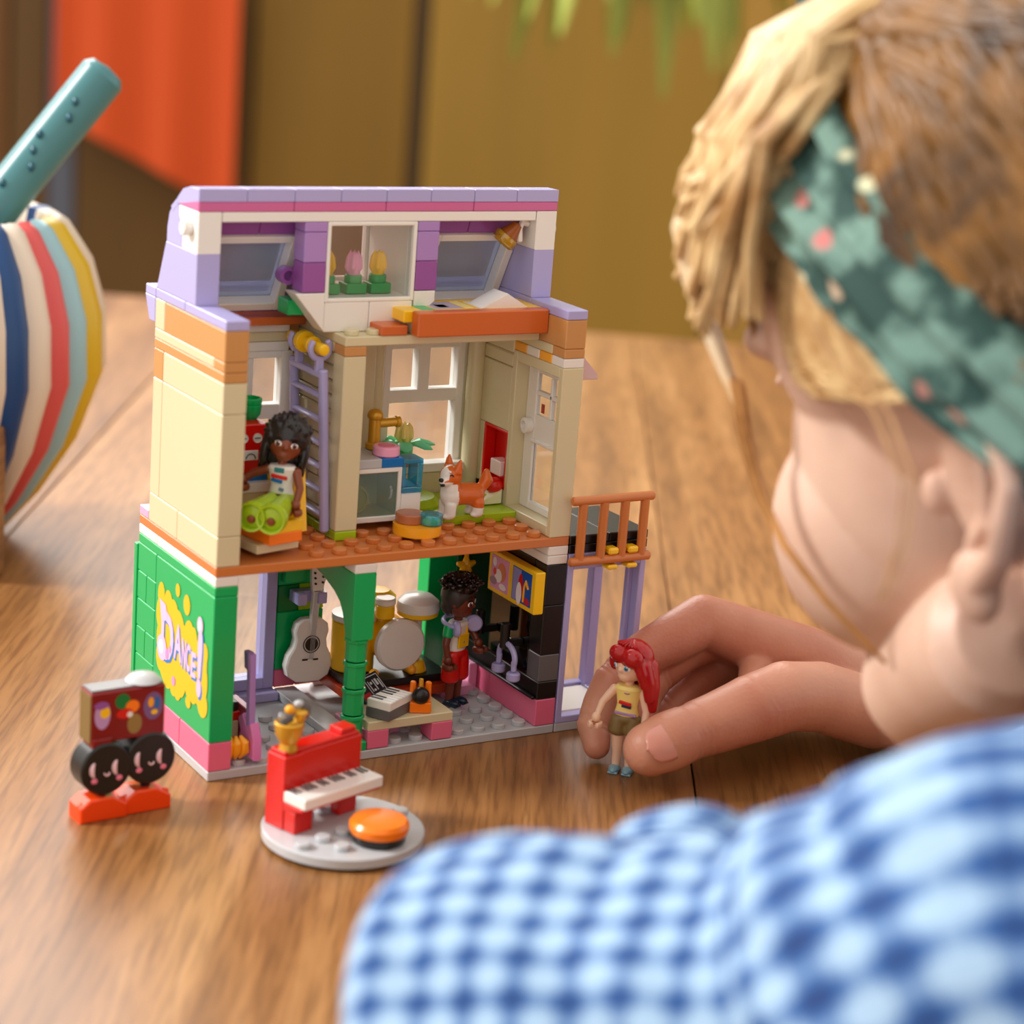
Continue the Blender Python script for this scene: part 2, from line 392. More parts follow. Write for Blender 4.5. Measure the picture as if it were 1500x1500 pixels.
# printed sign on the panel: yellow paint blot, pink letters with blue shadows
def flat_ellipse(mb, y, z, ry, rz, x, n=28):
    mb.poly([(x, y+ry*math.cos(-2*PI*i/n), z+rz*math.sin(-2*PI*i/n)) for i in range(n)][::-1])
PRY = mat('print_yellow', (240, 192, 30), 0.35); PRP = mat('print_pink', (244, 196, 232), 0.35); PRB = mat('print_blue', (24, 128, 206), 0.35); PRW = mat('print_white', (246, 240, 246), 0.35)
PRM = mat('print_mauve', (206, 150, 210), 0.35)
def sign():
    mb = MB(); k = 0
    for y, z, a, b in [(5.3,6.1,.36,.55),(5.35,5.3,.42,.7),(4.55,6.0,.4,.52),(4.95,5.5,.6,.6),(4.0,5.75,.5,.55),(3.5,5.4,.62,.62),(3.2,5.2,.4,.65),(5.2,4.3,.45,.8),(5.15,3.5,.5,.62),(4.6,4.6,.8,1.2),(4.6,3.3,.7,.7),(3.7,4.4,.8,1.3),(4.4,2.95,.55,.55),(3.5,3.0,.8,.62),(3.3,2.62,.35,.35),(3.72,2.7,.36,.4),(3.0,3.5,.6,1.0),(2.9,4.6,.6,1.0),(2.3,5.25,.52,.7),(1.85,5.1,.4,.72),(2.2,4.4,.7,1.0),(2.0,3.4,.6,.7),(1.7,3.1,.4,.42),(1.5,4.3,.7,1.1),(.95,4.6,.5,.95),(.7,5.1,.3,.42),(.75,3.9,.42,.8),(.75,3.0,.5,.55),(1.2,3.4,.5,.6),(2.5,3.7,.6,.6),
                       (3.6,6.82,.22,.28),(2.64,6.5,.33,.42),(2.16,2.58,.26,.24)]:
        k += 1; flat_ellipse(mb, y, z, a, b, -0.006-0.0003*k)
    mb.build('paint_blot', PRY, panel, loc=(0,0,-1.6))
    def letter(ch, y0, y1, z0, z1, skew=0, parent=panel):
        vs, fs = glyph(ch)
        for nm, m, x, dy, dz, gr in (('letter_shadow', PRB, -0.022, -0.1, -0.1, 0.02), ('letter', PRP, -0.028, 0, 0, 0)):
            mb = MB(); mb.add([(x, (y0+gr)+(y1-y0-2*gr)*u+dy, z0+(z1-z0)*v_+dz+skew*u) for u, v_ in vs], [f[:] for f in fs])
            mb.build(nm, m, parent, loc=(0,0,-1.6))
    letter('D', 5.15, 3.85, 3.55, 5.6); letter('A', 3.78, 2.98, 3.95, 5.45); letter('N', 2.93, 2.52, 3.85, 5.05, 0.0)
    letter('C', 2.5, 2.08, 3.85, 5.0); letter('E', 2.0, 1.5, 3.75, 4.8, 0.05); letter('!', 1.38, 0.92, 3.15, 6.0)
    mb = MB(); flat_ellipse(mb, 5.02, 3.95, .5, .55, -0.034); flat_ellipse(mb, 1.22, 6.1, .28, .36, -0.034); mb.build('letter_swirl', PRP, panel, loc=(0,0,-1.6))
    mb = MB(); mb.poly([(-.033, 5.4, 5.95), (-.033, 5.15, 5.0), (-.033, 4.5, 5.3), (-.033, 4.75, 5.85)][::-1]); mb.build('letter_flag', PRP, panel, loc=(0,0,-1.6))
    mb = MB(); flat_ellipse(mb, 5.08, 3.98, .26, .3, -0.038); mb.build('letter_shine', PRW, panel, loc=(0,0,-1.6)); mb = MB(); flat_ellipse(mb, 1.25, 6.1, .14, .22, -0.038); mb.build('letter_shine', PRW, panel, loc=(0,0,-1.6))
    mb = MB(); flat_ellipse(mb, 4.45, 3.85, .16, .24, -0.038); flat_ellipse(mb, 4.15, 4.15, .1, .16, -0.038); flat_ellipse(mb, 3.7, 2.95, .18, .2, -0.03); mb.build('ink_spot', PRM, panel, loc=(0,0,-1.6))
sign()
# right wall of the lower storey
brick(15,16,0,4,0.4,1.6,PINK); brick(15,16,4,8,0.4,1.6,PINK)
for j in range(7): brick(14.55,15,j,j+1,0.4,1.6,LPINK) if j > 4 else None
brick(15,16,0,8,1.6,2.4,BLACK); brick(15,16,0,1,2.4,3.6,DGREY); brick(15.0,16,1,8,2.4,3.6,GLOSSBLACK)
brick(14.8,15,0.1,7,1.6,1.75,BLACK,'trim_tile')
brick(15,16,0,1,3.6,5.8,BLACK); brick(15,16,0,1,5.8,7.6,BLACK); brick(15,16,1,8,3.6,7.6,GLOSSBLACK,'wall_panel',b=0.01)
brick(15,16,0,4,7.6,8.0,WHITE,'plate'); brick(15,16,0,4,8.0,8.4,WHITE,'plate'); brick(15,16,4,8,7.6,8.4,DGREEN)
# back wall of the lower storey
brick(6,7,7,8,0.8,1.6,PINK); brick(7,8.2,7,8,0.8,1.6,PINK)
brick(6,8.2,7,8,1.6,4.2,GREEN); brick(6,7,7,8,4.2,5.4,DGREEN); brick(7,8.2,7,8,4.2,5.4,LIME); brick(6,8.2,7,8,5.4,8.4,GREEN)
brick(6.1,7.1,6.6,7,5.6,6.6,GREEN); MB().prism([(0,0),(1,0),(1,.4),(.35,1.4),(0,1.4)],'x',0,1).build('slope_brick',GREEN,H,(6.1,6.1,6.4))
brick(13.3,14.7,7,8,0.8,8.4,GREEN); brick(14.7,15,7,8,0.8,8.4,DGREEN)
brick(8.2,13.3,7.6,8,0.4,0.8,WHITE,'plate')
# street windows: lavender frames at the back left
def frame(x0,x1,y0,y1,z0,z1,m,t=0.35,axis='x',mull=(),rails=(),pane=True,par=None,tb=None):
    """window frame: axis 'x' means it runs along x"""
    tb = tb or t; mb = MB()
    if axis == 'x':
        mb.box(x0,x0+t,y0,y1,z0,z1); mb.box(x1-t,x1,y0,y1,z0,z1); mb.box(x0+t-.02,x1-t+.02,y0,y1,z0,z0+tb); mb.box(x0+t-.02,x1-t+.02,y0,y1,z1-tb,z1)
        for a,b_ in mull: mb.box(a-b_/2,a+b_/2,y0+.1,y1-.02,z0+tb-.02,z1-tb+.02)
        for a,b_,c,d in rails: mb.box(c,d,y0+.04,y1-.04,a-b_/2,a+b_/2)
    else:
        mb.box(x0,x1,y0,y0+t,z0,z1); mb.box(x0,x1,y1-t,y1,z0,z1); mb.box(x0,x1,y0+t-.02,y1-t+.02,z0,z0+tb); mb.box(x0,x1,y0+t-.02,y1-t+.02,z1-tb,z1)
        for a,b_,c,d in rails: mb.box(x0,x1,c,d,a-b_/2,a+b_/2)
    f = mb.build('window_frame', m, par or H)
    if pane:
        mb = MB()
        if axis == 'x': mb.box(x0+t,x1-t,(y0+y1)/2-.04,(y0+y1)/2+.04,z0+tb,z1-tb,.01)
        else: mb.box((x0+x1)/2-.04,(x0+x1)/2+.04,y0+t,y1-t,z0+tb,z1-tb,.01)
        mb.build('pane', GLASS, f)
    return f
frame(2,5.98,7,7.9,0.8,8.0,LAV,0.5); frame(1.02,2.0,7,7.9,0.8,8.0,LPINK,0.3)
brick(1,6,6.4,8,0.4,0.8,LAV,'plate'); brick(1,6,7,8,8.0,8.4,WHITE,'plate'); brick(1,2.9,6.7,7,0.8,1.9,WHITE)
# lantern on the left window post
mb = MB(); mb.cyl((1.75,6.6,5.7),.32,.35,b=.08); mb.ell((1.75,6.6,5.3),(.42,.42,.42)); mb.cyl((1.75,6.6,4.5),.34,.5,b=.1); mb.build('wall_lantern', CCLR, H)
# arch and column
arch = [(0,8.0),(4.2,8.0),(4.2,7.35),(3.5,7.2),(2.9,7.1),(2.4,6.96),(1.8,6.78),(1.25,6.48),(.95,6.1),(.78,5.7),(.62,5.2),(0,5.2)]
MB().prism(arch,'x',6.02,6.98,0.03).build('arch_brick', GREEN, H)
brick(6,7,0,1,8.0,8.4,WHITE,'plate'); brick(6,7,1,4,8.0,8.4,GREEN,'plate')
oct8 = lambda r: [(6.5+r*math.cos(PI/8+PI/4*i), .5+r*math.sin(PI/8+PI/4*i)) for i in range(8)]
for k,(a,b_) in enumerate(((5.2,4.2),(4.2,3.05),(3.05,1.9),(1.9,0.8))):
    mb = MB(); mb.prism(oct8(.44),'z',b_+.02,a-.02,.02); mb.prism(oct8(.5),'z',a-.2,a-.02,.03); mb.build('column_brick', GREEN, H)
brick(6,7,0,1,0.4,0.8,GREEN,'plate')

# wing on the right: three tall lavender frames, black balcony, brown rail
frame(16.05,20,0,.5,0.4,7.6,LAV,0.3,pane=False); frame(16.05,20,3.5,4,0.4,7.6,LAV,0.3,pane=False)
frame(19.5,20,.52,3.48,0.4,7.6,LAV,0.3,axis='y',pane=False)
frame(16.05,16.5,.52,3.48,0.4,7.6,LAV,0.25,axis='y',pane=False)
brick(16.5,19.5,.8,3.4,.4,.62,WHITE,'tile'); brick(16.05,20,0,4,7.6,8.0,LAV,'plate')
brick(16.03,20,0,4,8.0,8.4,BLACK,'plate'); brick(16.03,18,0,4,8.4,8.8,BLACK,'plate'); brick(18,20,0,4,8.4,8.8,BLACK,'plate')
def rail():
    f = thing('railing', '', '', (0,0,0)); del f['label']; del f['category']; f.parent = H
    Y = -.3
    def bar(path, r): return MB().tube(path, r, 12).build('rail_bar', FLOORB, f)
    bar([(15.85,Y,10.4),(19.8,Y,10.4)], .2); bar([(15.95,Y,7.75),(19.85,Y,7.75)], .2)
    for x in (16.35,17.4,18.45,19.45): MB().tube([(x,Y,7.85),(x,Y,10.3)], .2, 12, caps=False).build('spindle', FLOORB, f)
    for x in (17.95,18.95):
        MB().box(x-.22,x+.3,-.5,.05,7.95,8.25,.08).box(x-.22,x+.3,-.5,.05,7.3,7.5,.06).build('clip', YELLOW, f)
rail()

# middle storey floor plate
fl = brick(0,16,0,8,8.4,8.8,FLOORB,'floor_plate')
occ = set([(2,0),(3,0),(2,1),(3,1),(1,0),(1,1)])
for i in range(1,15):
    for j in range(0,7):
        if (i,j) in occ or (i==6 and j>=2) : continue
        if i <= 3 and j <= 2: 
            if j == 0: stud(i+.5,j+.5,8.8,FLOORB,fl)
            continue
        if i >= 7 and i <= 10 and j >= 3: continue
        if i >= 11 and j >= 3: continue
        if i in (9,10) and j in (0,1) and False: continue
        stud(i+.5,j+.5,8.8,FLOORB,fl)
brick(0,3,7,8,8.8,9.2,LPINK,'plate'); brick(3,16,7,8,8.8,9.2,LPINK,'plate')
# left wall, middle storey
brick(0,1,0,4,8.8,10.0,TAN); brick(0,1,4,7,8.8,10.0,TAN); brick(0,1,0,6,10.0,14.8,TAN,'wall_panel'); brick(0,1,6,7,10,14.8,TAN,'wall_panel')
brick(0,1,0,6,14.8,16,TAN); brick(0,1,6,7,14.8,16,NOUG); brick(0,1,0,7,16,16.4,NOUG,'plate'); brick(0,1,0,1,16.4,16.8,NOUG,'plate'); brick(0,1,1,7,16.4,16.8,TAN,'plate')
brick(0,1,0,6,16.8,18,NOUG); brick(0,1,6,7,16.8,18,TAN); brick(0,1,0,4,18,18.4,LAV,'plate'); brick(0,1,4,7,18,18.4,LAV,'plate')
# right wall, middle storey
fr = frame(15,16,0,4,8.8,16,TAN,0.32,axis='y',pane=False,tb=0.45)
def door():
    d = thing('door','', ''); del d['label']; del d['category']; d.parent = H
    x0,x1 = 15.62,15.86; y0,y1 = .34,3.66
    mb = MB(); mb.box(x0,x1,y0,y0+.35,9.25,15.55); mb.box(x0,x1,y1-.75,y1,9.25,15.55); mb.box(x0,x1,y0+.33,y1-.73,9.25,9.6); mb.box(x0,x1,y0+.33,y1-.73,15.2,15.55); mb.box(x0,x1,y0+.33,y1-.73,12.2,13.4)
    mb.box(x0,x1,y0+.33,y1-.73,14.25,14.45); mb.box(x0,x1,1.7,1.85,13.4,15.2); mb.box(x0-.12,x1,y0+.2,y1-.7,12.2,12.36)
    mb.build('door_leaf', WHITE, d)
    MB().box(15.7,15.76,y0+.35,y1-.75,9.6,12.2,.01).box(15.7,15.76,y0+.35,y1-.75,13.4,15.2,.01).build('pane', GLASS, d)
    MB().lathe([(0,0),(.34,.0),(.34,-.28),(.24,-.32),(.2,-.32),(.2,-.1),(0,-.1)][::-1],(15.6,3.25,12.85),'x',20).build('knob', WHITE, d)
    MB().box(15.77,15.8,2.45,2.7,13.5,13.9,.01).build('sticker', RED, d)
door()
for k,m in enumerate((WHITE,LORANGE,WHITE,LORANGE)): brick(15,16,k,k+1,16,16.4,m,'plate')
brick(15,16,0,1,16.4,16.8,NOUG,'plate'); brick(15,16,1,4,16.4,16.8,TAN,'plate'); brick(15,16,0,4,16.8,18,NOUG); brick(15,16,4,7,16.4,18,NOUG)
brick(15,16,0,3,18,18.4,LAV,'plate'); brick(15,16,3,7,18,18.4,LAV,'plate')
for k in range(2): brick(15,16,4,7,15.2+.6*k-.0,15.8+.6*k,TAN,b=.06)
brick(15,16,4,7,12.4,15.2,TAN,'wall_panel'); brick(15.55,16,4,6,9.8,12.4,RED,'wall_panel'); brick(15,16,4,7,8.8,9.8,TAN)
mb = MB(); mb.box(15.0,15.55,3.96,4.1,9.9,12.4).box(15.0,15.55,5.85,6.0,9.9,12.4).box(15.0,15.55,4.08,5.87,12.26,12.4).box(15.0,15.55,4.08,5.87,9.86,10.0); mb.build('niche_frame', RED, H)
brick(15,16,6,7,8.8,12.4,TAN)
MB().prism([(16.05,16.9),(17.5,15.4),(17.5,15.2),(16.05,15.2)],'y',1.2,4.6,.03).build('awning_slope', clear('milky_pink',(236,206,212),.08,.15,.8), H)
# divider wall behind the pillar: tan masonry courses
brick(6,7,2,4,8.8,9.2,LIME,'plate'); brick(6,7,4,7,8.8,9.2,LIME,'plate')
brick(6,7,2,3,9.2,16.4,TAN,'pillar')
for k in range(12):
    z = 9.2+.6*k
    for a,b_ in (((3,4),(4,6),(6,7)) if k % 2 else ((3,5),(5,7))): brick(6.06,7,a,b_,z,z+.6,TAN,g=.03,b=.06)
brick(6,7,2,3,16.4,16.8,NOUG,'plate'); brick(6,7,3,7,16.4,16.8,TAN,'plate')
# back wall, middle storey
for a,b_ in ((1,2),(5.7,6)): brick(a,b_,6,7,9.2,15.8,TAN)
for x0 in (1.72,):
    frame(x0,x0+3.98,6.05,6.75,9.6,15.85,WHITE,0.5,mull=(),rails=((13.3,.6,x0+.3,x0+3.7),),pane=True,tb=.28)
    MB().box(x0+1.98-.35,x0+1.98+.3,6.12,6.7,13.5,15.7).build('mullion', WHITE, H)
brick(1,6,6,7,8.8,9.2,TAN,'plate'); brick(1,6,6,7,9.2,9.6,TAN,'plate')
brick(1,5.5,6,7,15.85,16.25,WHITE,'plate'); brick(1,3.2,6,7,16.25,16.65,TAN,'plate'); brick(3.2,5.5,6,7,16.25,16.65,TAN,'plate'); brick(1,5.5,6,7,16.65,17.05,WHITE,'plate')
brick(5.5,6,6.2,7,15.85,17.0,NOUG)
# bay: rounded columns and centre window
brick(7,9.55,6,7,9.2,16.8,TAN,'wall_panel')
for x in (9.85,14.75): MB().cyl((x,6.65,9.2),.38,7.55,seg=24).build('round_column', TAN, H)
f2 = frame(10.45,14.42,7,7.7,9.1,15.75,WHITE,0.36,mull=(),rails=((13.42,.55,10.7,14.2),),pane=True,tb=.24)
MB().box(12.15,12.7,7.05,7.68,13.6,15.6).build('mullion', WHITE, H)
brick(10.2,14.6,7,8,15.75,16.8,TAN); brick(9.6,10.45,7,8,9.2,16.8,TAN); brick(14.42,15,7,8,9.2,16.8,TAN)
sill = brick(10.2,14.9,6.5,7.3,10.1,10.5,WHITE,'sill'); brick(10.2,14.9,6.6,7,8.8,10.1,TAN); brick(15,16,7,8,8.8,16.4,TAN)

# attic floor
af = brick(6,15,2,7,16.8,17.2,TAN,'attic_plate')
for i in (6,7): 
    for j in (2,3): stud(i+.5,j+.5,17.2,TAN,af)
brick(1,6,5.6,7,17.0,17.35,DORANGE,'plate')
brick(7.55,8.75,1.95,5,17.2,17.6,DORANGE,'tile')
# attic: side walls
for x0,x1 in ((0.02,.98),(15.02,15.98)):
    MB().prism([(3,18.4),(7,18.4),(6.85,18.7),(6.15,20.4),(3,20.4)],'x',x0,x1).build('side_wall', LAV, H)
    MB().prism([(3,20.4),(4.55,20.4),(4.55,21.2),(4.95,21.6),(4.95,22.0),(3,22.0)],'x',x0,x1).build('side_brick', WHITE, H)
    MB().prism([(4.56,20.4),(6.1,20.4),(6.08,21.0),(5.9,21.6),(5.45,22.0),(4.96,22.0),(4.96,21.6),(4.56,21.2)],'x',x0,x1).build('curved_brick', LAV, H)
MB().cyl((-.34,3.75,21.3),.3,.36,'x').build('peg', WHITE, H); MB().cyl((16,3.6,21.2),.3,.2,'x').build('peg', WHITE, H)
# roof ridge
MAG = plastic('magenta_plastic', (206, 104, 158))
for k in range(4): brick(4*k,4*k+4,3,4.95,22.0,22.4,MAG,'plate')
for k in range(8): 
    MB().prism([(3,22.4),(5.15,22.0),(5.1,22.3),(4.6,22.68),(3.9,22.86),(3,22.88)],'x',2*k+.01,2*k+1.99,.02).build('ridge_tile', LAV, H)
brick(1,15,3,4,21.6,22.0,WHITE,'beam')
# back slope: between the skylights
def slope(x0,x1,ya,za,yb,zb,m,t=.35,name='roof_slope'):
    d = V((0,yb-ya,zb-za)).normalized(); n = V((0,-d.z,d.y)); n = n if n.y > 0 else -n
    return MB().prism([(ya,za),(yb,zb),(yb+n.y*t,zb+n.z*t),(ya+n.y*t,za+n.z*t)],'x',x0+.01,x1-.01).build(name,m,H)
for a,b_ in ((1,3.2),(3.2,5.4),(9.6,12.6),(12.6,15)): slope(a,b_,4.1,21.95,4.45,20.9,PURP,.5,'purple_slope')
slope(0,16,5.0,22.0,5.6,21.6,LAV,.3)
for x0 in (1.0,11.0):
    p0, p1 = V((0,4.4,20.85)), V((0,6.05,17.6)); d = (p1-p0).normalized(); n = V((0,-d.z,d.y)); L_ = (p1-p0).length
    M = Matrix((V((1,0,0)), d, d.cross(V((1,0,0)))*-1)).transposed().to_4x4(); M = T(x0,p0.y,p0.z) @ Matrix(((1,0,0,0),(0,d.y,n.y,0),(0,d.z,n.z,0),(0,0,0,1)))
    mb = MB(M); t = .36
    mb.box(0,t,0,L_,-.1,.75); mb.box(4-t,4,0,L_,-.1,.75); mb.box(t-.02,4-t+.02,0,t-.05,-.1,.75); mb.box(t-.02,4-t+.02,L_-t,L_,-.1,.75)
    f = mb.build('skylight_frame', WHITE, H)
    MB(M).box(t,4-t,t-.05,L_-t,.42,.5,.01).build('pane', MILK, f)
brick(0,16,7,8.1,18.0,18.4,LAV,'plate'); MB().prism([(7,17.0),(7.6,17.0),(8.1,18.0),(7,18.0)],'x',0,16).build('eave_slope', LAV, H)
for a,b_ in ((5.0,5.5),(9.5,11.0)): slope(a,b_,4.4,20.85,6.9,18.0,LAV)
# dormer
for x0 in (4.5,9.5):
    brick(x0,x0+1,3,4,18.8,20.0,PURP if True else LAV); brick(x0,x0+1,3,4,20.0,21.2,MLAV); brick(x0,x0+1,3,4,21.2,21.6,MLAV,'plate')
MB().prism([(4.2,18.78),(5.5,18.78),(5.5,17.25)],'y',3,4).build('wedge_brick', WHITE, H); brick(5.5,7.5,3,4,17.2,18.4,WHITE); brick(7.5,9.45,3,4,17.2,18.4,WHITE)
MB().prism([(9.5,18.78),(10.45,18.78),(10.45,18.35),(9.9,17.9),(9.5,17.9)],'y',3,4).build('wedge_brick', WHITE, H)
fd = frame(5.5,9.48,3,3.5,18.4,21.6,WHITE,.16,pane=True,tb=.16)
mb = MB(); mb.box(5.5,5.66,3.5,6.9,18.4,21.6).box(9.32,9.48,3.5,6.9,18.4,21.6).box(5.66,9.32,3.5,7.4,18.4,18.56).box(5.66,9.32,3.5,6.9,21.44,21.6); mb.build('dormer_box', WHITE, H)
frame(5.5,9.48,6.9,7.3,18.4,21.6,WHITE,.3,pane=False)
MB().box(5.8,9.2,7.05,7.12,18.7,21.3,.01).build('pane', clear('smoky_pane',(226,214,210),.02,.1,.12), H)
MB().prism([(6.1,18.4),(6.9,18.4),(5.1,20.9),(4.6,20.9)],'x',5.0,5.48).build('dormer_cheek', LAV, H)
MB().lathe([(0,.3),(.2,.3),(.2,0),(.36,0),(.36,.5),(0,.5)],(4.4,4.1,19.3),'y',24).build('purple_ring', PURP, H)
MB().box(4.35,5.35,3.9,4.9,17.75,18.35).build('green_brick', GREEN, H)
# ---------------------------------------------------------------- fused bodies: many rounded lumps grown into one skin
def fuse(mb, name, mats, parent=None, voxel=0.08, smooth=4, pred=None, factor=0.6, loc=None, fine=None, **props):
    me = bpy.data.meshes.new('tmp'); me.from_pydata([tuple(p) for p in mb.v], [], mb.f); me.update()
    o = bpy.data.objects.new('tmp', me); COL.objects.link(o)
    r = o.modifiers.new('r', 'REMESH'); r.mode = 'VOXEL'; r.voxel_size = voxel; r.use_smooth_shade = True
    if smooth: sm = o.modifiers.new('s', 'SMOOTH'); sm.iterations = smooth; sm.factor = factor
    dg = bpy.context.evaluated_depsgraph_get(); out = bpy.data.meshes.new_from_object(o.evaluated_get(dg))
    bpy.data.objects.remove(o); bpy.data.meshes.remove(me)
    if fine: fine(out)
    mats = mats if isinstance(mats, (list, tuple)) else [mats]
    out.materials.clear()
    for m in mats: out.materials.append(m)
    if pred:
        import numpy as np
        idx = [pred(p.center) for p in out.polygons]; out.polygons.foreach_set('material_index', idx)
    out.transform(Matrix.Scale(S, 4)); out.name = name; out.shade_smooth(); out.update()
    ob = bpy.data.objects.new(name, out); COL.objects.link(ob)
    if parent: ob.parent = parent
    if loc is not None: ob.location = V(loc)*S
    for k, v_ in props.items(): ob[k] = v_
    return ob

SKB = plastic('doll_brown_skin', (134, 66, 38), .3); SKD = plastic('doll_dark_skin', (112, 50, 30), .3); SKP = plastic('doll_pale_skin', (248, 206, 178), .3)
EYEW = mat('eye_white', (250, 248, 245), .3); EYEB = mat('eye_black', (24, 14, 12), .2); EYEBL = mat('eye_blue', (70, 150, 200), .2); EYEBR = mat('eye_brown', (110, 60, 70), .2)
LIPS = mat('doll_lips', (190, 70, 80), .35); BROW = mat('doll_brow', (60, 26, 18), .4); BROWR = mat('doll_brow_red', (150, 40, 30), .4)

def face(hd, c, r, iris, brow, look=0, lips=LIPS, eye=.16):
    """printed face: eyes, brows and mouth lie on the head"""
    def on(az, el, out=0.0):
        a, e = math.radians(az), math.radians(el)
        n = V((math.sin(a)*math.cos(e), -math.cos(a)*math.cos(e), math.sin(e)))
        return V(c)+V((n.x*(r[0]+out), n.y*(r[1]+out), n.z*(r[2]+out))), Matrix.Rotation(a, 3, 'Z') @ Matrix.Rotation(-e, 3, 'X')
    for sx in (-1, 1):
        p, R = on(27*sx, -6); e = MB().ell(p, (eye, .03, eye*.72), R, 14, 8).build('eye', EYEW, hd)
        p2, R2 = on(27*sx+look*3, -6, .02); MB().ell(p2, (eye*.66, .025, eye*.68), R2, 12, 6).build('iris', iris, e)
        p3, R3 = on(27*sx+look*3, -6, .035); MB().ell(p3, (eye*.28, .02, eye*.34), R3, 10, 6).build('pupil', EYEB, e)
        p4, R4 = on(27*sx+look*3+3, -1, .045); MB().ell(p4, (.035, .015, .035), R4, 8, 6).build('eye_shine', EYEW, e)
        pts = [on(27*sx+d, 2+3-abs(d)*.12, .012)[0] for d in (-11, -5, 0, 5, 11)]; MB().tube(pts, [.02, .03, .035, .03, .015], 6).build('lash', EYEB, hd)
        pts = [on(27*sx+d, 17-abs(d)*.2, .008)[0] for d in (-12, -4, 4, 12)]; MB().tube(pts, [.03, .045, .045, .02], 6).build('brow', brow, hd)
    pts = [on(d, -36-(-abs(d)*.25), .0)[0] for d in (-12, -5, 0, 5, 12)]; MB().tube(pts, [.015, .035, .04, .035, .015], 6).build('mouth', lips, hd)
def grip(mb, p, R, r=.25):
    """toy hand: a C shaped clip on a round wrist"""
    M = mb.M; mb.ell(p, (.2, .2, .22))
    c = V(p)+R @ V((0, -.12, -.26)); pts = [c+R @ V((r*math.cos(a)*.9, r*math.sin(a), 0)) for a in [math.radians(-60+300*i/12) for i in range(13)]]
    mb.tube(pts, .105, 8, flat=1.35)
def doll(name, label, loc, rz, skin, top, bottom, shoes, hair_f, iris, brow, leg='stand', arms=((-.78,-.15,2.35),(.78,-.15,2.35)), head_rz=0, head_rx=0, shorts=True, sleeve=None, look=0, group=None, hands_rz=(0,0)):
    t = thing(name, label, 'doll', loc, rz, group)
    hipz = 2.45
    if leg == 'stand':
        for sx in (-1, 1):
            mb = MB(); mb.tube([(.3*sx,0,hipz-.2),(.29*sx,-.02,1.4),(.27*sx,.0,.8),(.27*sx,0,.25)], [.29,.24,.19,.17], 14); mb.build('leg', skin, t)
            mb = MB(); mb.ell((.28*sx,-.16,.14), (.23,.42,.17)); mb.box(.28*sx-.21,.28*sx+.21,-.55,.22,0,.1,.04); mb.build('shoe', shoes, t)
        if shorts:
            mb = MB()
            for sx in (-1, 1): mb.tube([(.29*sx,0,2.35),(.32*sx,-.02,1.9),(.34*sx,-.02,shorts if shorts is not True else 1.45)], [.36,.4,.41], 14, caps=True)
            mb.ell((0,0,2.35), (.6,.4,.3)); fuse(mb, 'shorts', bottom, t, .06, 3)
    else:   # seated, wide trousers straight out to the front
        mb = MB()
        for sx in (-1, 1): mb.tube([(.26*sx,.0,2.3),(.3*sx,-.7,2.3),(.36*sx,-1.5,2.2),(.4*sx,-2.0,2.15)], [.38,.4,.5,.6], 14, caps=True)
        mb.ell((0,0,2.4), (.62,.45,.4)); fuse(mb, 'trousers', bottom, t, .06, 3)
        for sx in (-1, 1):
            MB().lathe([(.0,.0),(.44,.0),(.5,-.3),(.58,-.32),(.6,-.2),(.56,0)], (.4*sx,-2.05,2.15), 'y', 20).build('trouser_hem', bottom, t)
            MB().tube([(.4*sx,-2.0,2.1),(.4*sx,-2.3,2.05)], .17, 12).build('ankle', shoes, t)
    mb = MB(); mb.lathe([(0,0),(.5,0),(.52,.1),(.44,.5),(.52,.95),(.6,1.2),(.5,1.32),(.2,1.38),(0,1.38)], (0,0,0), 'z', 20)
    mb.v = [V((v.x, v.y*.66, v.z+hipz)) for v in mb.v]; mb.build('torso', top, t)
    MB().cyl((0,0,hipz+1.3), .19, .3).build('neck', skin, t)
    for k, (sx, hp) in enumerate(zip((-1, 1), arms)):
        sh = V((.6*sx,0,hipz+1.08)); h = V(hp); mid = (sh+h)/2+V((.13*sx,.05,0))
        mb = MB(); mb.ell(sh, (.2,.2,.2)); mb.tube([sh, sh.lerp(mid,.6), mid, mid.lerp(h,.6), h], [.19,.18,.165,.15,.14], 12); fuse(mb, 'arm', skin, t, .04, 2)
        if sleeve: MB().tube([sh+V((0,0,.12)), sh.lerp(mid,.45)], .23, 12).build('sleeve', sleeve, t)
        mb = MB(); grip(mb, h, Matrix.Rotation(hands_rz[k], 3, 'Z')); mb.build('hand', skin, t)
    hd = thing('head','',''); del hd['label']; del hd['category']; hd.parent = t; hd.location = V((0,0,hipz+1.48))*S; hd.rotation_euler = (head_rx, 0, head_rz)
    c, r = (0,0,.82), (.7,.64,.8)
    mb = MB(); mb.ell(c, r, seg=24, rings=16); mb.ell((0,-.2,.32), (.38,.4,.3)); mb.ell((0,-.64,.6), (.09,.1,.1))
    for sx in (-1,1): mb.ell((.69*sx,.02,.72), (.08,.14,.18))
    fuse(mb, 'skull', skin, hd, .05, 3)
    face(hd, c, (r[0]+.01, r[1]+.02, r[2]+.01), iris, brow, look)
    hair_f(hd)
    return t
def printed(t, z, pieces):
    """flat print on the chest: (x, z, half width, half height, material, tilt)"""
    for x, zz, a, b_, m, tl in pieces:
        ang = math.asin(max(-.9, min(.9, x/.62))); y = -.66*.5*math.cos(ang)-.02
        MB(T(x, y-.0, zz) @ RZ(ang*.9) @ RY(tl)).box(-a, a, -.05, .05, -b_, b_, .02).build('print', m, t)

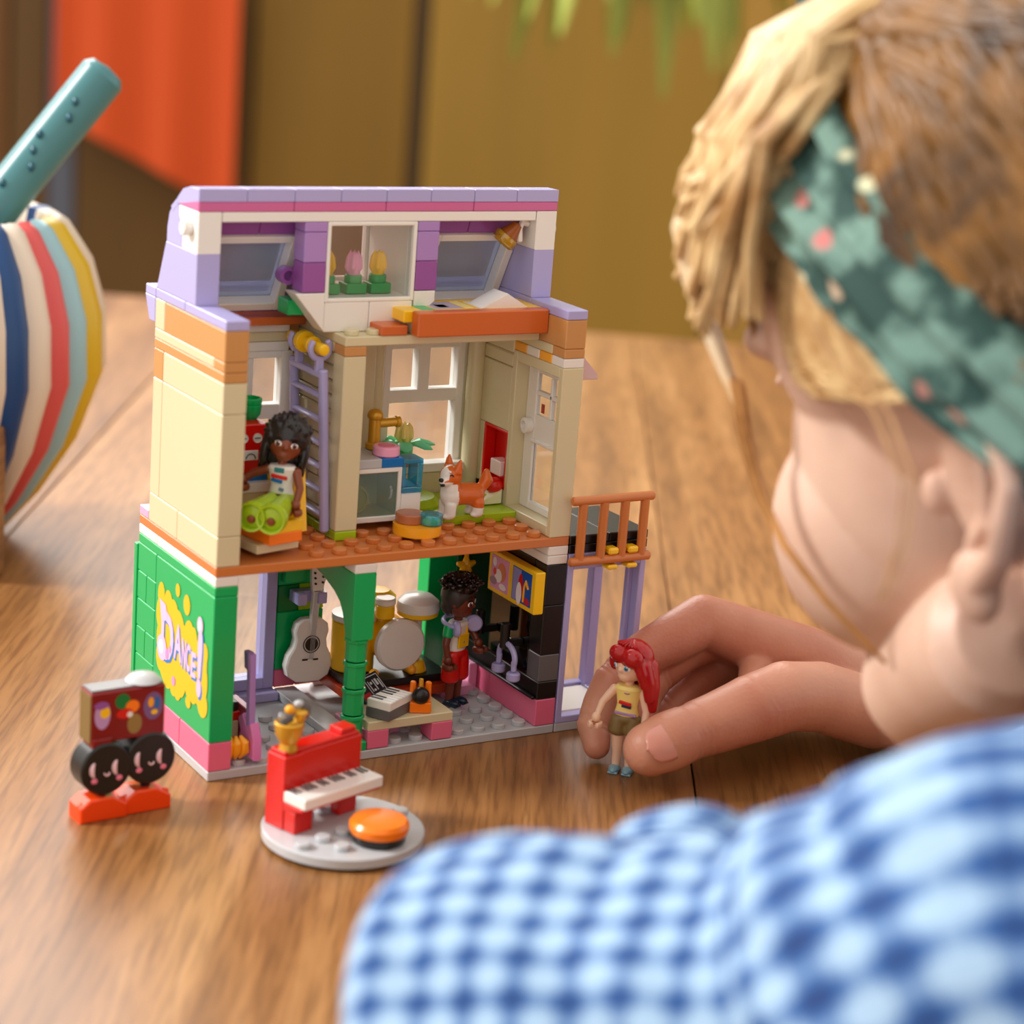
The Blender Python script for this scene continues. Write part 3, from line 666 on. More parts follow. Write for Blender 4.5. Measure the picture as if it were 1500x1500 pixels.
# ---------- hair shapes
def hair_afro_long(hd):
    m = mat('black_hair', (30, 27, 27), .22); mb = MB(); rnd = random.Random(3)
    mb.ell((0,.2,1.0), (.92,.85,.86)); mb.ell((0,.5,.3), (.85,.5,.9)); 
    for sx in (-1,1): mb.ell((.78*sx,.1,.35), (.2,.32,.75))
    for i in range(90):
        a = rnd.uniform(0, 2*PI); z = rnd.uniform(-.2, 1); q = math.sqrt(1-min(1,z*z))
        p = V((.9*q*math.cos(a), .2+.84*q*math.sin(a), 1.0+.84*z))
        if p.y < -.35 and p.z < 1.35: continue
        d = (p-V((0,.2,.7))).normalized(); mb.tube([p-d*.15, p+d*.1+V((0,0,.02))], [.16,.06], 6)
    for i in range(40):
        a = rnd.uniform(.1, PI-.1); p = V((.85*math.cos(a), .3+.45*math.sin(a), rnd.uniform(-.5,.6))); mb.tube([p+V((0,0,.2)), p+V((p.x*.1,.08,-.2))], [.13,.05], 6)
    fuse(mb, 'hair', m, hd, .055, 1)
def hair_curly_top(hd):
    m = mat('black_brown_hair', (38, 24, 20), .2); mb = MB(); rnd = random.Random(5)
    mb.ell((0,.1,1.0), (.78,.74,.72)); mb.ell((0,.35,.55), (.7,.45,.5))
    for sx in (-1,1): mb.ell((.66*sx,.08,.95), (.12,.4,.45))
    fuse(mb, 'short_hair', mat('cropped_hair', (52, 42, 38), .4), hd, .06, 2)
    mb = MB()
    for i in range(150):
        a = rnd.uniform(0, 2*PI); rr = math.sqrt(rnd.random()); p = V((.86*rr*math.cos(a), -.02+.84*rr*math.sin(a), 1.32+.5*math.sqrt(max(0,1-rr*rr))))
        b0 = rnd.uniform(0, 2*PI); R = Matrix.Rotation(b0,3,'Z') @ Matrix.Rotation(rnd.uniform(-.7,.7),3,'X')
        mb.tube([p+R @ V((.1*math.cos(k), .1*math.sin(k), .035*k)) for k in [j*PI/4 for j in range(7)]], .055, 5)
    mb.ell((0,0,1.35), (.72,.7,.4)); mb.build('curls', m, hd)
def hair_red(hd):
    m = mat('red_hair', (178, 14, 22), .2); mb = MB()
    mb.ell((0,.14,1.02), (.86,.8,.78)); mb.ell((.42,-.42,1.18), (.5,.38,.42)); mb.ell((-.34,-.5,1.22), (.42,.3,.36)); mb.ell((-.66,-.2,.85), (.24,.36,.5))
    for x,y,z,x2,y2,z2,r1,r2 in ((.72,.0,.9,.98,.2,-.6,.3,.2),(.5,.5,.8,.9,.5,-1.1,.42,.2),(.0,.65,.8,.45,.75,-1.0,.45,.22),(-.5,.5,.8,-.35,.6,-.7,.4,.2),(-.74,.1,.8,-.7,.2,-.1,.25,.12),(.62,-.3,1.1,.86,-.1,.0,.26,.14)):
        mb.tube([(x,y,z),((x+x2)/2+.08,(y+y2)/2,(z+z2)/2),(x2,y2,z2)], [r1,(r1+r2)/2+.05,r2], 10)
    h = fuse(mb, 'hair', m, hd, .05, 3)
    for k in range(9):
        a = -1.2+.3*k; mb = MB(); mb.tube([(.1*math.sin(a),-.1,1.8),(.55*math.sin(a),-.45+.1*abs(a),1.62),(.85*math.sin(a),-.5+.35*abs(a),1.25)], [.03,.06,.03], 6); mb.build('hair_strand', m, hd)
# ---------------------------------------------------------------- dolls
girl = doll('doll', 'dark haired doll in white top and lime trousers sitting on the yellow armchair', (3.35, 1.6, 8.52), math.radians(-44), SKB, WHITE, LIME, SKB, hair_afro_long, EYEBR, BROW, leg='sit',
            arms=((-1.55,-.15,3.0),(.8,-.55,2.35)), head_rz=.3, head_rx=-.1)
printed(girl, 0, [(0,3.35,.33,.07,RED,.1),(-.1,3.18,.24,.06,BLUE,.1),(.0,3.62,.2,.1,mat('teal_print',(40,130,140),.4),0),(-.12,2.6,.42,.06,BROW,0),(.1,2.85,.1,.06,mat('steel_print',(90,120,150),.4),.3)])
boy = doll('doll', 'curly haired doll in red shorts and yellow bib standing by the black wall', (12.75, 3.2, .62), math.radians(24), SKD, WHITE, RED, mat('navy_shoe', (18, 38, 60), .3), hair_curly_top, EYEBR, BROW,
           arms=((-.82,-.2,2.2),(.75,-.62,2.75)), head_rz=.35, sleeve=GREEN, shorts=1.2)
printed(boy, 0, [(0,2.95,.34,.3,YELLOW,0),(.05,2.95,.05,.14,BLUE,.6),(-.24,3.4,.05,.2,YELLOW,.1),(.24,3.4,.05,.2,YELLOW,-.1)])
[c for c in girl.children if c.name.startswith('head')][0].rotation_euler = (-.08, .16, .3)
mb = MB(); mb.tube([(.72*math.cos(a), .62*math.sin(a)-.02, 3.72+.1*math.sin(a)) for a in [math.radians(-25+230*i/14) for i in range(15)]], .1, 8)
MB_h = mb.build('headphone_band', LAV, boy)
for x, y in ((.62,-.42),(-.62,-.38)): MB(T(x,y,3.62) @ RZ(-.9 if x > 0 else .9) @ RX(PI/2)).cyl((0,0,-.12), .36, .26, seg=20, b=.06).build('ear_cup', LAV, boy)
redd = doll('doll', 'red haired doll in yellow top and olive shorts held by the child', (16.42, -4.72, 0), math.radians(-46), SKP, LYELLOW, mat('olive_fabric', (128, 106, 62), .4), mat('pale_blue_shoe', (130, 170, 186), .3), hair_red, EYEBL, BROWR,
            arms=((-1.15,-.5,2.35),(.8,-.35,2.0)), head_rz=-.55, look=-1, shorts=1.75)
printed(redd, 0, [(-.05,3.08,.26,.07,RED,.12),(.02,2.96,.2,.07,mat('navy_print',(24,36,80),.4),.12),(0,2.62,.46,.05,MLAV,.05)])
MB().tube([(.22*math.cos(a), -.2-.16*math.sin(a), 3.7-.2*math.sin(a)) for a in [PI*i/8 for i in range(9)]], .03, 6).build('necklace', PURP, redd)

# ---------------------------------------------------------------- corgi
def corgi():
    t = thing('toy_corgi', 'orange and white toy corgi standing on the lime mat', 'toy dog', (12.3, 2.75, 9.2), 0)
    t.scale = (1.03, 1.14, 1.14)
    mb = MB()   # faces -x, head turned a little to the front
    mb.tube([(-.5,0,.85),(0,.05,.85),(.55,.05,.8)], [.42,.42,.42], 16); mb.ell((-.6,-.05,.92), (.46,.46,.56)); mb.ell((.55,.05,.8), (.42,.42,.42))
    for x, y in ((-.7,-.24),(-.68,.24),(.6,-.22),(.6,.26)): mb.tube([(x,y,.6),(x-.02,y,.12)], [.25,.23], 12); mb.ell((x-.1,y,.1), (.25,.18,.12))
    mb.tube([(.85,.05,1.0),(1.1,.05,1.35),(1.05,.05,1.7)], [.2,.28,.1], 12)
    mb.ell((-.72,-.12,1.62), (.46,.44,.42)); mb.ell((-1.05,-.26,1.45), (.26,.22,.18)); mb.tube([(-.65,-.1,1.1),(-.7,-.12,1.5)], [.4,.36], 12)
    for sy in (-1, 1): mb.tube([(-.62,-.1+.32*sy,1.85),(-.56,-.1+.44*sy,2.3)], [.22,.05], 10)
    def pr(c):
        x, y, z = c
        if z < .38: return 1
        if 1.28 < z and x < -.95 and abs(y+.25+(x+1.05)*.2) < .2 : return 1
        if x < -.82 and z < 1.45 and z > .3 : return 1
        if -1.2 < x < -.45 and .3 < z < 1.4 and (z < 1.35) and x < -.5-(z-.9)*.2 and y < .5: return 1
        if z > 1.6 and abs(y+.12) < .07 and x < -.7: return 1
        return 0
    b = fuse(mb, 'body', [plastic('corgi_orange', (214, 104, 36)), WHITE], t, .045, 2, pr)
    MB().ell((-1.28,-.32,1.53), (.1,.11,.08)).build('nose', BLACK, t)
    MB().tube([(-1.2,-.42,1.36),(-1.24,-.32,1.33),(-1.2,-.2,1.35)], .06, 8).build('mouth', BLACK, t)
    MB().tube([(-1.0,-.5,1.72),(-.93,-.54,1.76),(-.86,-.55,1.7)], .025, 6).build('eye', BLACK, t)
    MB().ell((-.98,-.47,1.85), (.06,.05,.05)).build('eyebrow_spot', WHITE, t)
    for sy in (-1, 1): MB().tube([(-.72,-.1+.32*sy,1.85),(-.66,-.1+.42*sy,2.2)], [.12,.03], 8).build('inner_ear', DORANGE, t)
corgi()
def mats_lime():
    m = thing('dog_mat', 'lime green stepped mat under the toy corgi', 'mat', (11, 2, 8.8))
    for x0, x1, y0, y1, z0, z1 in ((.5,2.4,.8,4.5,0,.4),(2.4,4,.8,4.5,0,.4)): MB().box(x0,x1,y0,y1,z0,z1).build('plate', LIME, m)
    MB().box(2.7,3.9,2.2,3.2,.4,.8).build('plate', LIME, m); MB().cyl((3.1,2.9,.4),.3,.6).build('stud', LIME, m)
    mb = MB(); mb.lathe([(0,0),(1.4,0),(1.4,.1),(1.1,.36),(0,.42)],(0.1,3.3,.4),'z',24); mb.build('cushion', LIME, m)
mats_lime()

# ---------------------------------------------------------------- middle storey furniture
def armchair():
    t = thing('armchair', 'yellow and orange toy armchair on a tan base at the front left', 'armchair', (2.75, 1.88, 8.8), math.radians(13))
    MB().box(-1.1,.95,-1.15,1.2,.22,.6).build('base', TAN, t)
    MB().box(-.75,.85,-1.45,1.6,.6,1.03).build('seat_base', ORANGE, t); MB().box(-.75,.87,-1.45,1.6,1.03,1.5).build('seat_cushion', YELLOW, t)
    MB().box(.87,1.1,-.4,1.62,.6,2.0).build('side_panel', ORANGE, t)
    MB().prism([(-.7,.7),(1.3,.7),(1.3,3.2),(-.4,3.2)],'x',1.1,1.7).build('backrest', YELLOW, t)
    MB().box(-.75,.87,1.62,2.0,1.0,3.1).build('backrest', YELLOW, t)
    MB().box(1.0,1.55,.3,.8,3.2,3.95,.06).build('headrest', YELLOW, t); MB().cyl((1.55,.55,3.6),.28,.4,'x').build('headrest_knob', YELLOW, t)
armchair()
def ladder():
    t = thing('ladder', 'lavender toy ladder hooked over a yellow bar below the attic', 'ladder', (5.45, 2.35, 8.8))
    lean = lambda y0, x=0: [(x+.35,y0+.3,.5),(x,y0,6.9)]
    for y0 in (0.35, 3.1): MB().tube([(.35,y0-.15,.35),(.0,y0,6.9)], .2, 12).build('side_rail', LAV, t)
    for k in range(6):
        f = .95+.98*k; x = .35-.35*(f-.35)/6.5
        MB().tube([(x,.4,f),(x,3.05,f)], .17, 10, flat=.7).build('rung', LAV, t)
    MB().box(-.2,.2,.3,3.2,6.6,6.85,.06).build('top_plate', LAV, t)
    for y0 in (.75, 2.6):
        mb = MB(T(0,y0,7.2)); mb.box(-.16,.16,-.14,.14,-.4,.25,.04)
        mb.M = T(0,y0,7.75); mb.tube([(.42*math.cos(a),0,.42*math.sin(a)) for a in [math.radians(140+260*i/12) for i in range(13)]], .13, 8, flat=1.0); mb.build('hook', LAV, t)
ladder()
def hook_bar():
    t = thing('ladder_bar', 'yellow bar with rings across the attic opening, carrying the lavender ladder', 'bar', (5.45, 2.35, 16.55))
    MB().tube([(0,.35,0),(0,3.4,0)], .24, 14).build('bar', YELLOW, t)
    MB().cyl((0,2.0,0),.45,.35,'y').build('ring', YELLOW, t); MB().cyl((0,1.3,0),.36,.2,'y').build('ring', YELLOW, t); MB().box(.1,.6,1.2,1.5,-.5,0,.05).build('clip', YELLOW, t)
hook_bar()
def oven():
    t = thing('oven_cabinet', 'white toy kitchen cabinet with a glass door and grey worktop beside the pillar', 'cabinet', (7.0, 3.0, 8.8))
    mb = MB(); mb.box(.02,.2,0,2,.35,2.65).box(2.3,2.48,0,2,.35,2.65).box(.18,2.32,0,2,.35,.6).box(.18,2.32,0,2,2.45,2.65).box(.18,2.32,1.8,2,.58,2.47); mb.build('body', WHITE, t)
    MB().box(2.5,3.45,.05,2,.35,1.5).build('side_cabinet', WHITE, t)
    d = MB().box(.22,2.28,.06,.14,.62,2.43,.01).build('door_glass', clear('oven_glass',(222,232,224),.05,.05,.06), t)
    MB().tube([(1.95,.02,1.35),(1.93,-.12,1.45),(1.95,-.12,1.75),(1.96,.02,1.85)], .06, 8).build('handle', CCLR, d)
    MB().box(0,1.5,-.02,2,2.66,3.05).build('worktop', GREY, t); MB().box(1.5,2.5,-.02,1,2.66,3.05).build('worktop_tile', BLUE, t); MB().box(1.5,2.5,1,2,2.66,3.05).build('worktop', GREY, t)
    mb = MB(); mb.box(2.5,3.45,.0,.9,1.5,1.75).box(2.5,2.66,.0,.9,1.75,2.85).box(3.2,3.45,.0,.9,1.75,2.85).box(2.5,3.45,.0,.9,2.75,2.95).prism([(2.6,2.2),(3.3,1.75),(2.6,1.75)],'y',.1,.8); mb.build('ice_box', CBLUE, t)
    w_ = thing('waffle', 'round golden toy waffle standing inside the glass fronted cabinet', 'waffle', (7.62, 3.45, 10.05), 0, rot=(0,0,0))
    mb = MB(); mb.lathe([(0,0),(.56,0),(.6,.05),(.6,.2),(.5,.22),(.5,.14),(0,.14)][::-1], (0,.2,0), 'y', 24)
    mb.v = [V((v.x, -v.y+.4, v.z)) for v in mb.v]; mb.f = [f[::-1] for f in mb.f]; mb.build('crust', TAN, w_)
    for k in range(-2, 3):
        L_ = math.sqrt(max(.02,.5**2-(.2*k)**2))
        MB(T(0,.17,0) @ RY(PI/4)).box(.2*k-.035,.2*k+.035,-.05,.05,-L_,L_,.01).build('ridge', NOUG, w_); MB(T(0,.17,0) @ RY(-PI/4)).box(.2*k-.035,.2*k+.035,-.05,.05,-L_,L_,.01).build('ridge', NOUG, w_)
oven()
def small_things():
    t = thing('toy_cake', 'round pink toy cake on the blue worktop tile', 'cake', (8.95, 3.55, 11.85)); MB().cyl((0,0,0),.56,.42,seg=28,b=.06).build('cake', LPINK, t); MB().cyl((0,0,.41),.36,.03,seg=24,b=.01).build('icing', PINK, t)
    t = thing('tap', 'golden yellow tap standing on the kitchen worktop', 'tap', (8.9, 4.6, 11.85))
    mb = MB(); mb.cyl((0,0,0),.36,.3,b=.06).tube([(0,0,.2),(0,0,1.5)],.26,14).ell((0,0,1.45),(.34,.34,.28)); mb.build('tap_body', GOLD, t); MB().tube([(.1,0,1.1),(1.0,.1,1.1)],.2,12).cyl((1.0,.1,1.1),.24,.22,'x').build('spout', GOLD, t)
    t = thing('gold_bowl', 'small golden bowl half hidden behind the tan pillar', 'bowl', (7.1, 4.3, 11.85))
    MB().lathe([(0,.0),(.42,0),(.6,.25),(.66,.72),(.54,.74),(.46,.35),(0,.3)],(0,0,0),'z',24).build('bowl', GOLD, t); MB().tube([(-.3,-.45,0),(-.35,-.55,-.35)],.07,8).build('handle', GOLD, t)
    t = thing('potted_tulip', 'pale yellow tulip with mint leaves on the sill of the middle window', 'flower', (11.4, 6.6, 10.5))
    MB().box(-.5,.7,-.45,.45,0,.3,.06).build('pot', plastic('terracotta', (196,110,80)), t); MB().cyl((.0,0,.3),.42,.75,seg=20).build('stem', MINT, t)
    for a in (-.25, 1.0, 2.2, 3.3, 4.3, 5.3):
        mb = MB(T(0,0,.95) @ RZ(a)); mb.tube([(.25,0,0),(.7,0,.12),(1.15,0,.02),(1.35,0,-.02)],[.15,.34,.3,.12],10,flat=.35); mb.build('leaf', MINT, t)
    tulip(t, (0,0,1.0), LYELLOW, .36, .85)
    t = thing('dog_bowl', 'yellow curved tray with a clear blue round jar and a brown round cookie', 'tray', (9.7, 1.6, 8.8))
    mb = MB(); mb.lathe([(0,0),(1.0,0),(1.0,.4),(0,.4)],(-.1,.1,.2),'z',32); mb.build('tray', LORANGE, t)
    MB().cyl((-.3,.35,.6),.62,.4,seg=28).build('cookie', plastic('cookie_brown',(176,104,66)), t); MB().cyl((.35,-.25,.62),.48,.44,seg=24,b=.03).build('jar', CBLUE, t); MB().cyl((.35,-.25,.64),.4,.2,seg=20).build('jar_filling', LIME, t)
    t = thing('toy_radio', 'red toy radio with two dials and a meter on the left counter', 'radio', (1.6, 3.4, 11.5))
    mb = MB(); mb.box(0,1.9,0,.95,0,2.0).cyl((.5,.5,2.0),.3,.25); mb.build('body', RED, t)
    for x in (.85, 1.45):
        d = MB().cyl((x,.02,1.45),.19,-.05,'y').build('dial', WHITE, t); MB().box(x-.12,x+.12,-.06,-.03,1.43,1.47,.005).build('pointer', BLACK, d)
    d = MB().box(.85,1.5,-.05,0,.55,.95,.02).build('meter', WHITE, t); MB().tube([(1.175+.2*math.cos(a),-.06,.62+.2*math.sin(a)) for a in [PI*i/8 for i in range(9)]],.025,6).build('scale', BLACK, d)
    MB().box(-.1,2.0,-.05,1,-.4,0).build('foot_plate', BLUE, t)
    t = thing('green_cup', 'green ridged cup on a clear stand behind the red toy radio', 'cup', (3.1, 4.4, 13.1))
    MB().lathe([(0,.4),(.3,.4),(.45,.6),(.5,1.0),(.45,1.02),(.5,1.1),(.5,1.25),(.4,1.28),(.38,1.1),(0,1.0)],(0,0,0),'z',24).build('cup', GREEN, t); MB().cyl((0,0,-.4),.26,.8).build('stand', CBLUE, t); MB().ell((-.55,0,.85),(.22,.14,.14)).build('handle', GREEN, t)
    t = thing('counter', 'long tan and white toy counter behind the seated doll', 'counter', (1.0, 3.0, 8.8))
    MB().box(.05,3.6,.1,2.9,.0,2.0).build('body', TAN, t); MB().box(.02,3.7,.0,3.0,2.0,2.4).build('worktop', WHITE, t)
    t = thing('gift_box', 'white toy box with red dots in the red wall niche', 'box', (15.05, 4.6, 10.35)); MB().box(-.15,.45,-.35,.5,0,.65).build('box', plastic('blush_plastic',(250,226,226)), t)
    t = thing('red_ball', 'red ball at the foot of the red wall niche', 'ball', (14.75, 4.35, 9.95)); MB().ell((0,0,0),(.42,.42,.36)).build('ball', RED, t)
    t = thing('cream_ramp', 'cream wedge on the lime mat beneath the red ball', 'wedge', (14.1, 4.4, 9.25)); MB().prism([(-.5,0),(.8,0),(.8,.62)],'y',-.5,.4).build('wedge', LYELLOW if False else plastic('cream',(236,232,196)), t)
def tulip(parent, c, m, r=.3, h=.9):
    mb = MB(T(*c)); mb.lathe([(0,0),(r*.8,0),(r,h*.3),(r*.96,h*.65),(r*.72,h*.92),(r*.5,h*.98),(0,h*.86)],(0,0,0),'z',18); f = mb.build('blossom', m, parent)
    for k in range(6):
        a = PI/3*k; mb = MB(T(*c) @ RZ(a)); mb.tube([(r*.55,0,.05),(r*.96,0,h*.35),(r*.84,0,h*.75),(r*.56,0,h*1.04)],[r*.22,r*.4,r*.34,r*.06],8,flat=.9); mb.build('petal', m, f)
small_things()

# ---------------------------------------------------------------- attic things
for k, (x, m, nm, lb) in enumerate(((5.95, YELLOW, 'y', 'yellow toy tulip at the left end of the attic window'), (7.15, LPINK, 'p', 'pink toy tulip between the two yellow tulips in the attic window'), (8.25, YELLOW, 'y', 'yellow toy tulip right of the pink tulip in the attic window'))):
    t = thing('tulip', lb, 'flower', (x+.1, 4.1, 18.58), 0, 'tulips in the attic window')
    MB().box(-.45,.45,-.4,.4,0,.42).build('base', GREEN if False else plastic('leaf_green',(40,170,100)), t); MB().cyl((0,0,.4),.36,.34).build('stem', MATS['leaf_green'], t); tulip(t, (0,0,.7), m, .3, .95)
def bed():
    t = thing('bed', 'toy bed with a dark orange end board and printed yellow blanket in the attic', 'bed', (8.9, 1.4, 17.2))
    MB().box(0,6.1,0,.6,0,1.0,.05).build('end_board', DORANGE, t); MB().box(0.1,6.1,.62,3.5,.0,.5).build('frame', TAN, t)
    bl = MB().box(-.35,6.1,.62,2.7,.5,.98).build('blanket', YELLOW, t)
    for x0,x1,y0,y1,m in ((.5,1.1,.7,1.7,GREEN),(1.2,2.5,.8,2.2,plastic('print_lilac',(196,180,200))),(1.5,2.0,1.1,1.7,GREY),(2.6,3.0,.9,2.3,LYELLOW),(3.2,3.6,.7,2.2,WHITE),(4.0,4.3,.8,2.0,ORANGE)):
        MB().box(x0,x1,y0,y1,.975,.99,.004).build('print', m, bl)
    MB().prism([(3.9,0),(5.9,0),(5.6,.18),(4.8,.75)],'y',1.0,2.5,.03).build('pillow', WHITE, t) if False else None
    t = thing('folded_paper', 'white folded paper tent on the attic bed', 'paper', (12.9, 2.5, 18.15))
    MB().prism([(-.8,0),(1.5,0),(.45,.62)],'y',-.4,.8,.03).build('paper', WHITE, t)
bed()
def wall_lamp():
    t = thing('spot_lamp', 'brown and clear yellow spot lamp on a white arm inside the attic', 'lamp', (14.75, 3.6, 21.1))
    MB().tube([(.2,0,.3),(-.1,-.05,.35),(-.25,-.1,.1),(-.2,-.1,-.4)],.14,10).build('arm', WHITE, t)
    M = T(-.35,-.1,.25) @ RY(math.radians(35)) @ RX(math.radians(15))
    MB(M).lathe([(0,.1),(.2,.05),(.42,-.55),(.38,-.55),(0,-.3)],(0,0,0),'z',24).build('lamp_shade', plastic('brown_shade',(150,78,20)), t)
    MB(M).lathe([(.2,-.5),(.5,-.55),(.55,-.7),(.5,-.85),(.55,-.9),(.42,-1.0),(0,-.95)],(0,0,0),'z',24).build('lens', CYEL, t)
wall_lamp()
# ---------------------------------------------------------------- lower storey things
def acoustic_guitar():
    t = thing('acoustic_guitar', 'white toy acoustic guitar hanging on the green wall by a lavender holder', 'guitar', (7.25, 6.25, 1.15), 0, rot=(0, math.radians(2.5), 0))
    half = [(0,0),(.55,.04),(.95,.3),(1.08,.75),(1.0,1.2),(.78,1.6),(.72,1.95),(.8,2.3),(.72,2.65),(.45,2.85),(.2,2.88)]
    out = half+[(-x,z) for x,z in half[::-1] if x > 0]
    MB().prism(out,'y',-.02,.5,.06).build('body', WHITE, t)
    MB().prism([(-.17,2.4),(.17,2.4),(.17,4.2),(-.17,4.2)],'y',-.12,.12,.03).build('neck', WHITE, t)
    MB().prism([(-.2,4.1),(.24,4.1),(.38,4.7),(.34,5.0),(.1,5.25),(-.35,5.25),(-.3,4.6)],'y',-.12,.12,.03).build('headstock', WHITE, t)
    MB().cyl((0,-.03,1.75),.3,-.03,'y',seg=24,b=.005).build('sound_hole', plastic('guitar_brown',(60,44,30)), t)
    MB().lathe([(.36,0),(.4,0),(.4,.02),(.36,.02)],(0,-.05,1.75),'y',28).build('rosette', MATS['guitar_brown'], t)
    for k in range(4): MB().box(-.09+.06*k-.008,-.09+.06*k+.008,-.15,-.13,1.1,4.1,.002).build('string', GREY, t)
    MB().box(-.38,.38,-.06,-.03,1.02,1.1,.01).build('bridge', MATS['guitar_brown'], t); MB().ell((0,-.05,1.04),(.14,.03,.07)).build('bridge_pin', WHITE, t)
    for x, z in ((-.2,4.98),(-.17,4.75),(-.13,4.5),(.2,4.8),(.2,4.55)): MB().cyl((x,-.13,z),.05,-.04,'y',seg=10,b=.01).build('peg', BLACK, t)
acoustic_guitar()
MB().box(6.5,7.9,6.45,6.95,4.75,5.25).build('guitar_holder', LAV, H)
for x in (6.5, 7.45): MB().box(x,x+.42,6.02,6.44,4.75,5.25).build('holder_prong', LAV, H)
def drums():
    t = thing('drum_kit', 'yellow and white toy drum kit on a black plate behind the boy doll', 'drum kit', (8.0, 3.6, .4))
    MB().box(.1,5.2,.2,3.7,.5,.9).build('riser', plastic('rust_plastic',(186,64,30)), t); MB().box(.3,5.1,.6,3.7,.92,1.25).build('stage', BLACK, t)
    MB().cyl((2.75,1.1,2.65),1.0,1.5,'y',seg=32,b=.06).build('bass_drum', YELLOW, t); MB().lathe([(0,-.3),(1.06,-.3),(1.16,-.2),(1.16,.05),(1.0,.06)],(2.75,1.1,2.65),'y',36).build('drum_head', WHITE, t)
    MB().cyl((2.3,1.7,3.7),.42,.6,b=.05).build('tom', YELLOW, t); MB().cyl((2.3,1.7,4.3),.46,.32,b=.06).build('tom_head', WHITE, t)
    MB().lathe([(0,0),(.45,0),(.7,.15),(.8,.45),(.5,.7),(0,.72)],(2.4,2.6,4.0),'z',24).build('cymbal_hub', YELLOW, t)
    MB(T(1.0,1.6,4.0) @ RY(.35) @ RX(.3)).lathe([(0,.12),(.2,.1),(.75,-.03),(.75,-.06),(0,.04)],(0,0,0),'z',28).build('cymbal', GOLD, t)
    MB().tube([(1.0,1.6,1.2),(1.0,1.6,4.0)],.08,8).build('cymbal_stand', YELLOW, t)
    MB().cyl((3.75,1.4,1.2),.55,.55,b=.08,r2=.42).build('stool_foot', YELLOW, t); MB().tube([(3.75,1.4,1.6),(3.75,1.4,3.9)],.22,14).build('stool_post', WHITE, t)
    MB().lathe([(0,0),(.7,0),(.9,.12),(.92,.35),(0,.35)],(3.75,1.4,3.72),'z',28).build('floor_tom', YELLOW, t); MB().lathe([(.92,0),(.95,.1),(.9,.42),(.62,.66),(0,.74)],(3.75,1.4,4.02),'z',28).build('floor_tom_head', WHITE, t)
    MB().cyl((4.1,2.3,1.3),.3,2.6).build('back_post', ORANGE, t)
    MB().cyl((1.3,2.6,1.2),.95,2.3,b=.1,seg=28).build('side_drum', YELLOW, t); MB().lathe([(.98,0),(.98,.25),(0,.3)],(1.3,2.6,3.5),'z',28).build('side_drum_head', WHITE, t); MB().box(.75,1.2,1.55,1.7,2.6,2.9,.04).build('drum_badge', ORANGE, t)
    for x in (1.5, 3.3): MB().ell((x,.85,1.5),(.22,.25,.22)).build('drum_foot', LORANGE, t)
drums()
def desk():
    t = thing('low_table', 'tan topped toy table with two pink legs at the front of the ground floor', 'table', (7.0, 0, .4))
    MB().box(.02,3.98,.02,1.95,.8,1.2).build('table_top', TAN, t); MB().box(.02,1.0,.02,1.0,0.02,.8).build('leg', PINK, t); MB().box(3,3.98,.02,1.0,0.02,.8).build('leg', PINK, t)
    t = thing('toy_keyboard', 'grey and white toy keyboard with a printed control panel on the tan table', 'keyboard', (7.8, -.28, 1.62), math.radians(31))
    M = Matrix()
    MB().box(0,1.78,0,1.15,0,.42).build('body', DGREY, t); k = MB().box(0,1.78,0,1.12,.43,.8).build('key_block', WHITE, t)
    for i in range(1, 7): MB().box(1.78*i/7-.008,1.78*i/7+.008,0,1.1,.795,.805,.001).build('key_gap', GREY, k)
    for i in (1,2,4,5,6): MB().box(1.78*i/7-.05,1.78*i/7+.05,.5,1.1,.8,.83,.01).build('black_key', BLACK, k)
    p = MB(T(0,1.2,.45) @ RX(math.radians(42))).box(.0,1.85,0,1.1,0,.16,.02).build('control_panel', plastic('panel_black',(34,32,34)), t)
    for x0,x1,y0,y1,m in ((.06,.6,.62,1.0,plastic('panel_red',(170,30,34))),(.06,.6,.08,.36,MATS['panel_red']),(.72,1.75,.1,.14,GREY),(.72,1.75,.96,1.0,GREY),(.72,.76,.1,1.0,GREY),(1.71,1.75,.1,1.0,GREY)):
        MB(T(0,1.2,.45) @ RX(math.radians(42))).box(x0,x1,y0,y1,.158,.17,.003).build('panel_print', m, p)
    for x, y, w_, h_ in ((.86,.3,.05,.5),(.98,.62,.12,.12),(.98,.3,.12,.1),(1.2,.3,.06,.5),(1.34,.5,.14,.3),(1.56,.3,.08,.45)):
        MB(T(0,1.2,.45) @ RX(math.radians(42))).box(x,x+w_,y,y+h_,.158,.175,.003).build('panel_print', GREY, p)
    t = thing('table_lamp', 'orange clip stand with a shiny black ball on the tan table', 'lamp', (9.65, .55, 1.62), math.radians(-24))
    MB().box(-.45,.45,-.35,.35,0,.45).build('base', ORANGE, t)
    for x in (-.32,.32): MB().tube([(x,.1,.4),(x,.1,1.2)],.13,10).build('arm', ORANGE, t)
    MB().ell((0,-.2,.72),(.37,.34,.37)).build('ball', BLACK, t); MB().tube([(0,.0,1.0),(0,.05,1.35)],.1,10).build('pin', GOLD, t)
desk()
